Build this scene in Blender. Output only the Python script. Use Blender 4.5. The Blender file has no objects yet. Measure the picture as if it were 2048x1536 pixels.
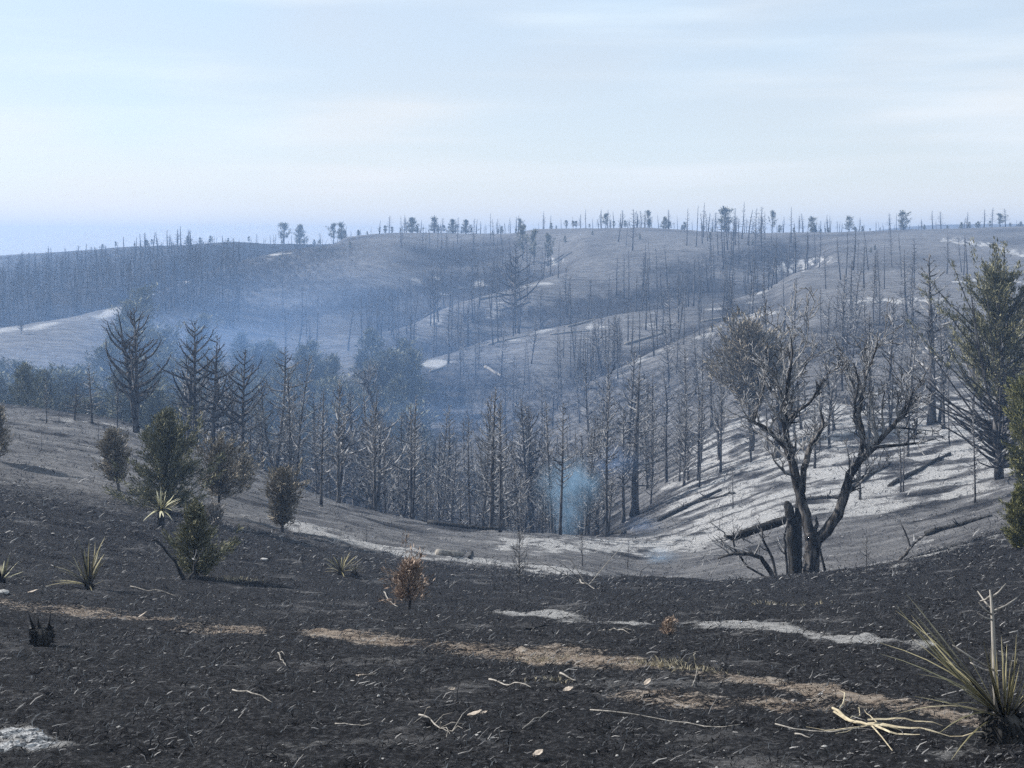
import bpy, math, random
import numpy as np
from mathutils import Vector, Matrix

# ------------------------------------------------------------------ camera, sky, sun, exposure
scene = bpy.context.scene
C = scene.collection
F, U0, V0 = 2472.0, 1024.0, 485.0        # focal length in photo pixels, principal column, horizon row
cam_d = bpy.data.cameras.new('camera'); cam = bpy.data.objects.new('camera', cam_d); C.objects.link(cam)
cam.location = (0, 0, 0); cam.rotation_euler = (math.radians(90), 0, 0)   # level camera, eye = origin
cam_d.sensor_width = 36.0; cam_d.lens = 36.0 * F / 2048.0
cam_d.shift_y = -(768 - V0) / 2048.0
cam_d.clip_start = 0.05; cam_d.clip_end = 20000
scene.camera = cam

SUN_AZ, SUN_EL = math.radians(-74), math.radians(36)      # azimuth from +Y towards +X
world = bpy.data.worlds.new('World'); scene.world = world; world.use_nodes = True
wn = world.node_tree; wn.nodes.clear()
def N(nt, t, **kw):
    n = nt.nodes.new(t)
    for k, v in kw.items():
        if k.startswith('i_'):
            n.inputs[k[2:].replace('_', ' ')].default_value = v
        else: setattr(n, k, v)
    return n
sky = N(wn, 'ShaderNodeTexSky', sky_type='NISHITA', sun_disc=False, sun_elevation=SUN_EL, sun_rotation=SUN_AZ,
        altitude=800.0, air_density=1.0, dust_density=1.2, ozone_density=2.0)
bg_sky = N(wn, 'ShaderNodeBackground'); bg_sky.inputs[1].default_value = 0.095
tc = N(wn, 'ShaderNodeTexCoord')
mp = N(wn, 'ShaderNodeMapping'); mp.inputs['Scale'].default_value = (1.6, 1.6, 17); mp.inputs['Rotation'].default_value = (0.0, math.radians(-2.5), 0)
nz = N(wn, 'ShaderNodeTexNoise'); nz.inputs['Scale'].default_value = 1.7; nz.inputs['Detail'].default_value = 5; nz.inputs['Roughness'].default_value = 0.5
rmp = N(wn, 'ShaderNodeMapRange'); rmp.inputs[1].default_value = 0.36; rmp.inputs[2].default_value = 0.72; rmp.inputs[3].default_value = 0.58; rmp.inputs[4].default_value = 0.95
rmp.interpolation_type = 'SMOOTHSTEP'
mp2 = N(wn, 'ShaderNodeMapping'); mp2.inputs['Scale'].default_value = (2.2, 2.2, 4.0); mp2.inputs['Location'].default_value = (1.3, 0.4, 0.2)
nz2 = N(wn, 'ShaderNodeTexNoise'); nz2.inputs['Scale'].default_value = 1.4; nz2.inputs['Detail'].default_value = 2
smk = N(wn, 'ShaderNodeMapRange'); smk.inputs[1].default_value = 0.40; smk.inputs[2].default_value = 0.68
cm = N(wn, 'ShaderNodeMix', data_type='RGBA'); cm.inputs[6].default_value = (0.63, 0.755, 0.86, 1); cm.inputs[7].default_value = (0.68, 0.705, 0.72, 1)
bg_c = N(wn, 'ShaderNodeBackground'); bg_c.inputs[1].default_value = 0.87
mixw = N(wn, 'ShaderNodeMixShader'); wo = N(wn, 'ShaderNodeOutputWorld')
L = wn.links.new
L(sky.outputs[0], bg_sky.inputs[0])
L(tc.outputs['Generated'], mp.inputs[0]); L(mp.outputs[0], nz.inputs['Vector']); L(nz.outputs[0], rmp.inputs[0])
L(tc.outputs['Generated'], mp2.inputs[0]); L(mp2.outputs[0], nz2.inputs['Vector']); L(nz2.outputs[0], smk.inputs[0]); L(smk.outputs[0], cm.inputs[0])
sz = N(wn, 'ShaderNodeSeparateXYZ'); L(tc.outputs['Generated'], sz.inputs[0])
lowm = N(wn, 'ShaderNodeMapRange'); lowm.interpolation_type = 'SMOOTHSTEP'; lowm.inputs[1].default_value = 0.0; lowm.inputs[2].default_value = 0.15; lowm.inputs[3].default_value = 0.85; lowm.inputs[4].default_value = 0.0; L(sz.outputs[2], lowm.inputs[0])
cm2 = N(wn, 'ShaderNodeMix', data_type='RGBA'); cm2.inputs[7].default_value = (0.79, 0.765, 0.745, 1); L(lowm.outputs[0], cm2.inputs[0]); L(cm.outputs[2], cm2.inputs[6])
mxf = N(wn, 'ShaderNodeMath', operation='MAXIMUM'); L(lowm.outputs[0], mxf.inputs[0]); L(rmp.outputs[0], mxf.inputs[1])
L(cm2.outputs[2], bg_c.inputs[0]); L(mxf.outputs[0], mixw.inputs[0]); L(bg_sky.outputs[0], mixw.inputs[1]); L(bg_c.outputs[0], mixw.inputs[2])
L(mixw.outputs[0], wo.inputs[0])

sd = bpy.data.lights.new('sun', 'SUN'); sun = bpy.data.objects.new('sun', sd); C.objects.link(sun)
sd.energy = 5.0; sd.angle = math.radians(0.6); sd.color = (1.0, 0.965, 0.915)
sdir = Vector((math.sin(SUN_AZ) * math.cos(SUN_EL), math.cos(SUN_AZ) * math.cos(SUN_EL), math.sin(SUN_EL)))
sun.rotation_euler = sdir.to_track_quat('Z', 'Y').to_euler(); sun.location = sdir * 100

vs = scene.view_settings
vs.view_transform = 'Standard'; vs.look = 'None'; vs.exposure = 0.62; vs.gamma = 1.0; vs.use_curve_mapping = False
cy = scene.cycles
cy.max_bounces = 5; cy.diffuse_bounces = 2; cy.glossy_bounces = 1; cy.transmission_bounces = 2; cy.volume_bounces = 0; cy.transparent_max_bounces = 8
cy.use_denoising = False
cy.volume_step_rate = 2.0; cy.volume_max_steps = 96
scene.render.film_transparent = False

rng = np.random.default_rng(7); R = random.Random(11)

# ------------------------------------------------------------------ noise
_perm = np.random.default_rng(3).permutation(512); _perm = np.concatenate([_perm, _perm])
_grad = np.array([(math.cos(a), math.sin(a)) for a in np.linspace(0, 2 * math.pi, 64, endpoint=False)])
def perlin(x, y):
    xi = np.floor(x).astype(int); yi = np.floor(y).astype(int); xf = x - xi; yf = y - yi
    u = xf * xf * xf * (xf * (xf * 6 - 15) + 10); v = yf * yf * yf * (yf * (yf * 6 - 15) + 10)
    def g(ix, iy, dx, dy):
        h = _perm[(_perm[ix & 511] + iy) & 511] & 63
        return _grad[h, 0] * dx + _grad[h, 1] * dy
    a = g(xi, yi, xf, yf); b = g(xi + 1, yi, xf - 1, yf); c = g(xi, yi + 1, xf, yf - 1); d = g(xi + 1, yi + 1, xf - 1, yf - 1)
    return (a + u * (b - a)) * (1 - v) + (c + u * (d - c)) * v
def fbm(x, y, o=4, gain=0.5):
    s = 0; a = 1.0
    for i in range(o):
        s = s + a * perlin(x + 17.3 * i, y - 9.1 * i); x = x * 2.03; y = y * 2.03; a *= gain
    return s
def sstep(a, b, x):
    t = np.clip((x - a) / (b - a), 0, 1); return t * t * (3 - 2 * t)

# ------------------------------------------------------------------ terrain: rows seen by column, thin-plate spline over (column, log distance)
COL = {
 -900: [(5,1647),(7,1430),(10,1270),(14,1180),(20,1060),(27,960),(35,880),(45,815),(55,770),(65,745),(75,730),(90,720),(110,780),(145,800),(190,720),(230,680),(300,600),(380,550),(450,525),(520,512),(700,520),(1500,514),(3500,508)],
 0: [(5,1647),(7,1436),(10,1300),(14,1225),(20,1155),(27,1075),(35,990),(45,920),(55,870),(65,838),(75,818),(85,811),(100,870),(120,890),(145,830),(170,765),(190,705),(212,657),(300,600),(380,550),(450,522),(520,511),(700,520),(1500,512),(3500,506)],
 250: [(5,1647),(7,1438),(10,1310),(14,1240),(20,1176),(27,1105),(35,1032),(45,965),(55,915),(65,880),(75,856),(82,846),(95,905),(115,930),(140,890),(170,790),(200,690),(228,614),(300,565),(350,532),(430,495),(520,500),(700,512),(1500,509),(3500,503)],
 500: [(5,1647),(7,1440),(10,1314),(14,1250),(20,1188),(27,1130),(35,1080),(45,1030),(55,985),(65,947),(72,930),(85,985),(100,1010),(130,985),(160,890),(190,785),(230,675),(270,590),(320,525),(385,479),(470,500),(700,510),(1500,507),(3500,500)],
 800: [(5,1647),(7,1440),(10,1315),(14,1260),(20,1211),(27,1166),(33,1138),(40,1110),(50,1076),(60,1050),(68,1037),(80,1080),(100,1085),(120,1040),(150,920),(180,795),(220,685),(260,600),(300,532),(355,467),(450,492),(700,508),(1500,505),(3500,500)],
 1000: [(5,1647),(7,1440),(10,1312),(14,1257),(20,1210),(27,1175),(33,1153),(40,1138),(50,1102),(58,1078),(66,1065),(76,1110),(90,1120),(110,1085),(150,920),(180,787),(220,665),(280,548),(355,460),(450,490),(700,505),(1500,503),(3500,500)],
 1150: [(5,1647),(7,1440),(10,1310),(14,1253),(20,1208),(27,1177),(33,1160),(40,1152),(50,1112),(60,1083),(68,1074),(78,1100),(92,1085),(110,1030),(140,900),(180,750),(220,645),(280,535),(355,458),(450,488),(700,505),(1500,503),(3500,500)],
 1300: [(5,1647),(7,1440),(10,1309),(14,1250),(20,1206),(27,1177),(33,1161),(38,1186),(44,1172),(50,1142),(58,1104),(66,1082),(74,1056),(90,1000),(110,938),(130,872),(150,803),(180,711),(220,620),(280,521),(355,456),(450,488),(700,505),(1500,500),(3500,498)],
 1600: [(5,1647),(7,1440),(10,1306),(14,1244),(20,1200),(27,1172),(33,1156),(38,1172),(44,1140),(50,1092),(58,1038),(68,985),(80,930),(95,870),(110,815),(130,755),(150,700),(180,632),(220,568),(280,508),(355,465),(450,490),(700,500),(1500,490),(3500,492)],
 1800: [(5,1647),(7,1440),(10,1303),(14,1236),(20,1186),(27,1150),(33,1129),(39,1131),(50,1062),(60,1000),(70,950),(85,885),(100,830),(120,760),(140,700),(170,628),(210,561),(270,502),(355,460),(450,478),(800,456),(1500,478),(3500,484)],
 2048: [(5,1647),(7,1440),(10,1298),(14,1224),(20,1160),(27,1103),(33,1063),(38,1052),(45,1030),(55,975),(70,905),(90,830),(120,735),(150,660),(180,605),(220,547),(280,492),(360,453),(450,466),(800,449),(1500,474),(3500,482)],
 2900: [(5,1647),(7,1435),(10,1270),(14,1170),(20,1070),(27,1000),(35,945),(45,895),(55,850),(70,790),(90,720),(120,640),(150,580),(180,540),(220,500),(280,465),(360,440),(450,455),(800,455),(1500,474),(3500,482)],
}
SA, SB = 1 / 260.0, 3.2
_p = np.array([(u * SA, math.log(Y) * SB) for u, l in COL.items() for Y, v in l])
_v = np.array([v for u, l in COL.items() for Y, v in l], float)
def _k(d2): return 0.5 * d2 * np.log(d2 + 1e-12)
_n = len(_p)
_A = np.zeros((_n + 3, _n + 3)); _A[:_n, :_n] = _k(((_p[:, None] - _p[None]) ** 2).sum(-1)) + np.eye(_n) * 0.004
_A[:_n, _n] = 1; _A[:_n, _n + 1:] = _p; _A[_n, :_n] = 1; _A[_n + 1:, :_n] = _p.T
_w = np.linalg.solve(_A, np.concatenate([_v, np.zeros(3)]))
def v_tps(u, Y):
    sh = np.shape(u); q = np.stack([np.ravel(u) * SA, np.log(np.ravel(Y)) * SB], -1); out = np.empty(len(q))
    for i in range(0, len(q), 20000):
        s = q[i:i + 20000]
        out[i:i + 20000] = _k(((s[:, None] - _p[None]) ** 2).sum(-1)) @ _w[:_n] + _w[_n] + s @ _w[_n + 1:]
    return out.reshape(sh)
# finger ridges of the far slope: crest columns/rows, depth of the hollow behind (in rows)
SPURS = {
 'S1': ([(1150,537),(1000,570),(900,598),(800,640),(720,672)], 52),
 'S2': ([(1640,533),(1500,568),(1350,600),(1250,620),(1130,650),(1000,672),(900,705),(760,748)], 52),
 'S4': ([(1580,610),(1450,640),(1330,690),(1230,740),(1120,795)], 42),
 'S6': ([(1040,486),(930,508),(800,534)], 24),
 'SD': ([(660,490),(520,513),(430,540),(340,575),(250,612),(120,640),(0,658),(-300,700)], 85),
}
_Ys = np.exp(np.linspace(math.log(120), math.log(420), 160))
SP = {}
for k, (pts, B) in SPURS.items():
    us = np.arange(pts[-1][0], pts[0][0] + 1, 20.0)
    vv = np.interp(us, [p[0] for p in pts][::-1], [p[1] for p in pts][::-1])
    g = v_tps(us[:, None] + 0 * _Ys[None], 0 * us[:, None] + _Ys[None])
    yc = np.array([np.interp(-vv[i], -g[i], _Ys) for i in range(len(us))])
    if len(yc) > 6: yc = np.convolve(np.pad(yc, 2, mode='edge'), np.ones(5) / 5, 'valid')
    SP[k] = (us, yc, B)
def spur_t(k, u, Y):
    us, yc, B = SP[k]
    t = np.log(Y / np.interp(u, us, yc))
    fade = sstep(us[0] - 60, us[0] + 90, u) * (1 - sstep(us[-1] - 60, us[-1] + 40, u))
    return t, fade, B
def v_of(u, Y):
    v = v_tps(u, Y)
    for k in SP:
        t, fd, B = spur_t(k, u, Y)
        v = v + fd * B * (sstep(-0.015, 0.075, t) * (1 - sstep(0.09, 0.27, t)) - 0.12 * np.exp(-((t + .05) / .06) ** 2))
    return v
def base_h(X, Y):
    X = np.asarray(X, float); Y = np.asarray(Y, float)
    th = np.arctan2(X, Y); r = np.hypot(X, Y); lim = math.radians(38)
    tc_ = np.clip(th, -lim, lim); Ye = np.maximum(r * np.cos(tc_), 0.3)
    u = U0 + F * np.tan(tc_)
    z = -(v_of(np.clip(u, -900, 2900), np.maximum(Ye, 5.0)) - V0) / F * Ye
    zn = -1.6 - 0.15 * Ye
    w = sstep(4.2, 6.5, Ye); z = zn * (1 - w) + z * w
    back = sstep(math.radians(60), math.radians(150), np.abs(th))     # behind the viewer: gentle open ground
    return z * (1 - back) + (-1.6 - 0.012 * r * (r < 400) - 4.8 * (r >= 400)) * back
def relief(X, Y):
    r = np.hypot(X, Y)
    h = 0.048 * fbm(X * 2.6, Y * 2.2, 3) * sstep(1, 5, r) * (1 - sstep(30, 60, r))
    h = h + 0.022 * fbm(X * 8.0, Y * 7.0, 2) * (1 - sstep(14, 28, r))
    h = h + 0.10 * fbm(X * 0.35 + 3, Y * 0.5, 3) * sstep(5, 14, r)
    mid = sstep(18, 34, r)
    rid = 0.5 - np.abs(fbm(X * 0.28 + 0.6 * perlin(X * .05, Y * .05), Y * 0.85 + X * .12, 3))      # terracettes
    h = h + 0.24 * rid * mid * (1 - sstep(120, 190, r)) + 0.22 * fbm(X * 0.10, Y * 0.16, 4) * sstep(100, 170, r) * (1 - sstep(600, 900, r))
    return h
def ground(X, Y): return base_h(X, Y) + relief(np.asarray(X, float), np.asarray(Y, float))
_YY = np.exp(np.linspace(math.log(4.6), math.log(560), 520))
_pix = {}
def at(u, v):
    """ground point seen at photo column u, row v (first hit)"""
    vt = v_of(np.clip(np.full(520, float(u)), -900, 2900), _YY); i = int(np.argmax(vt <= v)) if (vt <= v).any() else 519
    Y = _YY[max(i, 1)]
    if i > 0:
        a, b = vt[i - 1], vt[i]; Y = _YY[i - 1] + (_YY[i] - _YY[i - 1]) * (a - v) / (a - b + 1e-9)
    X = (u - U0) / F * Y
    return Vector((X, Y, float(ground(X, Y))))
def on(u, Y):
    X = (u - U0) / F * Y; return Vector((X, Y, float(ground(X, Y))))

# ------------------------------------------------------------------ helpers: meshes, objects, materials
class MB:
    def __init__(s): s.v = []; s.f = []
    def tube(s, pts, rad, n=5, cap=True):
        pts = [Vector(p) for p in pts]; m = len(pts); b0 = len(s.v); ref = None
        for i, p in enumerate(pts):
            d = (pts[min(i + 1, m - 1)] - pts[max(i - 1, 0)])
            if d.length < 1e-9: d = Vector((0, 0, 1))
            d.normalize()
            if ref is None: ref = Vector((1, 0, 0)) if abs(d.x) < 0.8 else Vector((0, 1, 0))
            a = (ref - d * ref.dot(d))
            if a.length < 1e-6: a = d.orthogonal()
            a.normalize(); ref = a; b = d.cross(a)
            for k in range(n):
                t = 2 * math.pi * k / n
                q = p + (a * math.cos(t) + b * math.sin(t)) * rad[i]; s.v.append((q.x, q.y, q.z))
        for i in range(m - 1):
            for k in range(n):
                k2 = (k + 1) % n
                s.f.append((b0 + i * n + k, b0 + i * n + k2, b0 + (i + 1) * n + k2, b0 + (i + 1) * n + k))
        if cap:
            s.f.append(tuple(b0 + k for k in range(n))[::-1]); s.f.append(tuple(b0 + (m - 1) * n + k for k in range(n)))
    def poly(s, pts):
        b = len(s.v); s.v += [tuple(p) for p in pts]; s.f.append(tuple(range(b, b + len(pts))))
    def mesh(s, name, mat, smooth=True):
        me = bpy.data.meshes.new(name); me.from_pydata(s.v, [], s.f); me.materials.append(mat)
        if smooth: me.polygons.foreach_set('use_smooth', [True] * len(me.polygons))
        me.update(); return me
def np_mesh(name, verts, quads, mat, smooth=False):
    me = bpy.data.meshes.new(name); nq, k = quads.shape
    me.vertices.add(len(verts)); me.vertices.foreach_set('co', np.ascontiguousarray(verts, dtype=np.float32).ravel())
    me.loops.add(nq * k); me.loops.foreach_set('vertex_index', np.ascontiguousarray(quads, dtype=np.int32).ravel())
    me.polygons.add(nq); me.polygons.foreach_set('loop_start', np.arange(0, nq * k, k, dtype=np.int32))
    if smooth: me.polygons.foreach_set('use_smooth', np.ones(nq, dtype=bool))
    me.materials.append(mat); me.update(calc_edges=True); return me
def obj(name, me, parent=None, loc=None):
    o = bpy.data.objects.new(name, me); C.objects.link(o)
    if parent: o.parent = parent
    if loc is not None: o.location = loc
    return o
def tag(o, label, cat=None, group=None, kind=None):
    o['label'] = label
    if cat: o['category'] = cat
    if group: o['group'] = group
    if kind: o['kind'] = kind
    return o
def thing(name, label, cat, loc, rz=0.0, sc=1.0, group=None, tilt=(0, 0)):
    o = bpy.data.objects.new(name, None); C.objects.link(o); o.empty_display_size = 0.2
    o.location = loc; o.rotation_euler = (tilt[0], tilt[1], rz); o.scale = (sc,) * 3 if not isinstance(sc, tuple) else sc
    return tag(o, label, cat, group)

def mat(name, build):
    m = bpy.data.materials.new(name); m.use_nodes = True; nt = m.node_tree; nt.nodes.clear()
    out = nt.nodes.new('ShaderNodeOutputMaterial'); bs = nt.nodes.new('ShaderNodeBsdfPrincipled')
    bs.inputs['Roughness'].default_value = 0.95; bs.inputs['Specular IOR Level'].default_value = 0.12
    nt.links.new(bs.outputs[0], out.inputs[0]); build(nt, bs); return m
def ramp(nt, src, stops):
    r = nt.nodes.new('ShaderNodeValToRGB'); nt.links.new(src, r.inputs[0]); el = r.color_ramp.elements
    while len(el) < len(stops): el.new(0.5)
    for e, (p, c) in zip(el, stops): e.position = p; e.color = (*c, 1)
    return r.outputs[0]
def noise(nt, scale, detail=4, rough=0.6, mscale=(1, 1, 1), coord='Object'):
    t = nt.nodes.new('ShaderNodeTexCoord'); m = nt.nodes.new('ShaderNodeMapping'); m.inputs['Scale'].default_value = mscale
    n = nt.nodes.new('ShaderNodeTexNoise'); n.inputs['Scale'].default_value = scale; n.inputs['Detail'].default_value = detail; n.inputs['Roughness'].default_value = rough
    nt.links.new(t.outputs[coord], m.inputs[0]); nt.links.new(m.outputs[0], n.inputs['Vector']); return n.outputs[0]
def math_(nt, op, a, b=None, clamp=False):
    m = nt.nodes.new('ShaderNodeMath'); m.operation = op; m.use_clamp = clamp
    for i, x in enumerate((a, b)):
        if x is None: continue
        if isinstance(x, (int, float)): m.inputs[i].default_value = x
        else: nt.links.new(x, m.inputs[i])
    return m.outputs[0]
def mixc(nt, f, a, b):
    m = nt.nodes.new('ShaderNodeMix'); m.data_type = 'RGBA'
    for i, x in ((0, f), (6, a), (7, b)):
        if isinstance(x, (int, float)): m.inputs[i].default_value = x
        elif isinstance(x, tuple): m.inputs[i].default_value = (*x, 1)
        else: nt.links.new(x, m.inputs[i])
    return m.outputs[2]
def bump(nt, bs, h, strength=0.5, dist=0.02):
    b = nt.nodes.new('ShaderNodeBump'); b.inputs['Strength'].default_value = strength; b.inputs['Distance'].default_value = dist
    nt.links.new(h, b.inputs['Height']); nt.links.new(b.outputs[0], bs.inputs['Normal'])
def island(nt): return nt.nodes.new('ShaderNodeNewGeometry').outputs['Random Per Island']
def objrand(nt): return nt.nodes.new('ShaderNodeObjectInfo').outputs['Random']

def m_bark(lo, hi, sc=6.0, pos=(0.42, 0.72)):
    def b(nt, bs):
        n = noise(nt, sc, 5, 0.65, (1, 1, 0.22))
        c = ramp(nt, n, [(pos[0], lo), (pos[1], hi)])
        nt.links.new(c, bs.inputs['Base Color']); bump(nt, bs, n, 0.5, 0.02)
    return b
M_char = mat('charred_bark', m_bark((0.018, 0.017, 0.018), (0.22, 0.21, 0.205), 5.0, (.42, .74)))
M_twig = mat('burnt_branches', m_bark((0.016, 0.016, 0.018), (0.43, 0.42, 0.415), 2.2, (0.39, 0.67)))  # pale end of the ramp paints lit highlights into the branch colour
M_snag = mat('burnt_snag_wood', m_bark((0.030, 0.029, 0.030), (0.22, 0.21, 0.20), 4.0))
M_oak = mat('charred_oak_bark', m_bark((0.014, 0.013, 0.013), (0.20, 0.185, 0.175), 9.0, (0.45, 0.78)))
M_pale = mat('bleached_dead_wood', m_bark((0.06, 0.056, 0.052), (0.40, 0.37, 0.33), 14.0, (0.3, 0.7)))
M_log = mat('charred_log', m_bark((0.012, 0.012, 0.012), (0.10, 0.095, 0.09), 10.0, (0.45, 0.8)))
def m_leaf(cols, nscale=1.2):
    def b(nt, bs):
        a = math_(nt, 'MULTIPLY', island(nt), 0.65); n = math_(nt, 'MULTIPLY', noise(nt, nscale, 2), 0.45)
        s = math_(nt, 'ADD', a, n, True)
        nt.links.new(ramp(nt, s, cols), bs.inputs['Base Color'])
    return b
M_cedar = mat('cedar_foliage', m_leaf([(0.1, (0.026, 0.030, 0.016)), (0.45, (0.105, 0.104, 0.060)), (0.95, (0.30, 0.28, 0.18))]))
M_cedar2 = mat('bright_cedar_foliage', m_leaf([(0.1, (0.024, 0.030, 0.012)), (0.5, (0.115, 0.115, 0.045)), (0.95, (0.30, 0.28, 0.13))]))
M_scorch = mat('scorched_foliage', m_leaf([(0.1, (0.045, 0.039, 0.030)), (0.45, (0.16, 0.142, 0.112)), (0.95, (0.38, 0.335, 0.27))]))
M_rust = mat('rusty_foliage', m_leaf([(0.1, (0.08, 0.056, 0.043)), (0.5, (0.26, 0.188, 0.143)), (0.95, (0.46, 0.37, 0.30))]))
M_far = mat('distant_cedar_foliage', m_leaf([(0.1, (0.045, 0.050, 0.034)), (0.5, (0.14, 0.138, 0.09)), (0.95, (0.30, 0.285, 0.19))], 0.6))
M_bone = mat('grey_brush', m_leaf([(0.1, (0.10, 0.095, 0.09)), (0.6, (0.24, 0.22, 0.20)), (0.95, (0.40, 0.37, 0.33))]))

# ------------------------------------------------------------------ the ground
def seg_dist(u, v, pts):
    d = np.full(u.shape, 1e9); vy = 3.2                                # strokes are long across, thin in depth
    for (a, b), (c, e) in zip(pts[:-1], pts[1:]):
        dx, dy = c - a, (e - b) * vy; t = np.clip(((u - a) * dx + (v - b) * vy * dy) / (dx * dx + dy * dy), 0, 1)
        d = np.minimum(d, np.hypot(u - a - t * dx, (v - b) * vy - t * dy))
    return d
ASH = [  # (polyline in photo columns/rows, half width in columns, strength, nearest and farthest distance)
 ([(560,1045),(640,1068),(760,1102),(860,1117),(960,1128),(1060,1142),(1180,1157)], 26, 1.1, 18, 60),
 ([(1040,1092),(1150,1094),(1260,1097),(1340,1090),(1440,1068),(1540,1040)], 62, 0.95, 40, 80),
 ([(1220,1120),(1330,1125),(1420,1110)], 50, 0.35, 40, 80),
 ([(1000,1222),(1150,1236),(1300,1250),(1500,1259),(1580,1263),(1700,1276),(1850,1290)], 26, 0.95, 8, 24),
 ([(1450,1257),(1580,1262),(1640,1268)], 20, 0.5, 8, 24),
 ([(120,838),(250,856),(330,872),(440,884)], 22, 0.55, 55, 95),
 ([(180,915),(215,922),(280,935)], 30, 0.5, 38, 75),
 ([(420,1025),(520,1040),(640,1060),(760,1085)], 40, 0.40, 25, 62),
 ([(620,1020),(720,1045),(900,1062),(1000,1075)], 28, 0.35, 30, 70),
 ([(0,1458),(60,1480),(120,1488)], 70, 0.75, 4, 9),
 ([(60,1310),(200,1330),(330,1345),(420,1370)], 60, 0.16, 5, 14),
 ([(1940,1500),(2048,1510)], 90, 0.6, 4, 8),
 ([(1760,1145),(1850,1112),(1940,1092),(2040,1075)], 22, 0.55, 25, 60),
 ([(1560,1205),(1600,1203)], 40, 0.35, 14, 30),
 ([(1950,1060),(1880,1080),(1800,1105)], 30, 0.45, 36, 70),
 ([(1900,480),(1980,490),(2048,512)], 26, 0.7, 200, 360),
 ([(1920,565),(1990,560),(2048,566)], 26, 0.7, 150, 300),
 ([(1690,605),(1760,600),(1830,604),(1880,600)], 26, 0.75, 130, 260),
 ([(1560,540),(1640,520)], 40, 0.7, 180, 330),
 ([(1080,530),(1120,515)], 36, 0.6, 200, 340),
]
SAND = [
 ([(0,1205),(120,1222),(250,1238),(420,1250),(500,1256)], 70, 0.85, 8, 26),
 ([(640,1268),(760,1284),(900,1298),(1050,1306),(1150,1314),(1300,1330),(1450,1350),(1600,1372),(1750,1400),(1950,1445)], 62, 1.0, 5, 20),
 ([(1250,1390),(1450,1405),(1620,1410),(1750,1425)], 100, 0.72, 4, 14),
 ([(0,975),(60,965),(130,968),(190,955)], 40, 0.35, 30, 60),
 ([(1000,1345),(1150,1372)], 55, 0.30, 5, 12),
 ([(450,1157),(520,1160)], 30, 0.35, 15, 35),
 ([(560,1300),(620,1318)], 30, 0.4, 5, 14),
]
th_in = np.linspace(-26, 26, 540); th_out = np.concatenate([np.linspace(-180, -28, 52)[:-1], [-27.5]])
th_all = np.radians(np.concatenate([th_out, th_in, -th_out[::-1][:-1]])) if False else np.radians(np.concatenate([np.linspace(-180, -26, 50)[:-1], th_in, np.linspace(26, 180, 50)[1:]]))
r_all = np.exp(np.concatenate([np.linspace(math.log(0.6), math.log(4.4), 16)[:-1], np.linspace(math.log(4.4), math.log(46), 400)[:-1], np.linspace(math.log(46), math.log(430), 240)[:-1], np.linspace(math.log(430), math.log(1050), 30)]))
TH, RR = np.meshgrid(th_all, r_all); GX = RR * np.sin(TH); GY = RR * np.cos(TH)
GB = base_h(GX, GY); GZ = GB + relief(GX, GY); ZMIN = float(GZ.min()); ZMAX_G = float(GZ.max())
nr, nc = GX.shape
idx = np.arange(nr * nc).reshape(nr, nc)
quads = np.stack([idx[:-1, :-1], idx[:-1, 1:], idx[1:, 1:], idx[1:, :-1]], -1).reshape(-1, 4)[:, ::-1]
Yf = np.maximum(GY, 0.5); PU = U0 + F * GX / Yf; PV = V0 - F * GB / Yf
front = GY > 1
wob = 30 * fbm(GX * 0.5, GY * 0.5, 3)
def strokes(lst, brk=.95):
    a = np.zeros(GX.shape)
    for pts, w, s, y0, y1 in lst:
        d = seg_dist(PU + 0.8 * wob, PV + 0.22 * wob, pts)
        a = np.maximum(a, min(s, 1.0) * .92 * (1 - sstep(0.0 * w, 1.9 * w, d))  * ((GY > y0) & (GY < y1)) * front)
    return a * np.clip(0.80 + brk * fbm(GX * .9, GY * .6, 3), 0, 1.25)
ash = strokes(ASH); sand = strokes(SAND, .45)
streak = fbm(GX * 0.22 + GY * 0.10, GY * 0.55 - GX * 0.22, 4)
slope = sstep(1230, 1420, PU) * sstep(50, 60, GY) * (1 - sstep(95, 135, GY)) * (1 - 0.5 * sstep(1900, 2150, PU))
ash = np.maximum(ash, np.clip(slope * (0.52 + 1.25 * streak), 0, 1))
far = sstep(120, 170, GY)
patch = fbm(GX * 0.035, GY * 0.05, 4)
for k in SP:                                                     # pale sunlit strips on the finger ridge crests, painted in as ash tone
    t, fd, B = spur_t(k, np.clip(PU, -900, 2900), np.maximum(Yf, 5))
    ash = np.maximum(ash, fd * 0.66 * np.exp(-((t + 0.03) / 0.040) ** 2) * (0.45 + 1.3 * fbm(GX * .12, GY * .12, 3)) * front)
near_char = 1 - sstep(26, 46, GY + 6 * fbm(GX * .06, GY * .06, 2))
lip = sstep(1050, 1250, PU) * (1 - sstep(32, 37, GY)) * front    # everything this side of the lip burnt black
grey = (1 - np.maximum(near_char * 0.93, lip * 0.93)) * (0.80 + 0.35 * patch)
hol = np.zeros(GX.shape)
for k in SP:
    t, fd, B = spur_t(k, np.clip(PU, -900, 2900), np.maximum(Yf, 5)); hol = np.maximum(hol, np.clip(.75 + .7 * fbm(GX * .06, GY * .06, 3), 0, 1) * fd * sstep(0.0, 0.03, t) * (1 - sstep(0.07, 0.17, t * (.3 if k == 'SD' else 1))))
ravine = sstep(68, 80, GY) * (1 - sstep(120, 165, GY)) * (1 - sstep(1150, 1350, PU))
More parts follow.
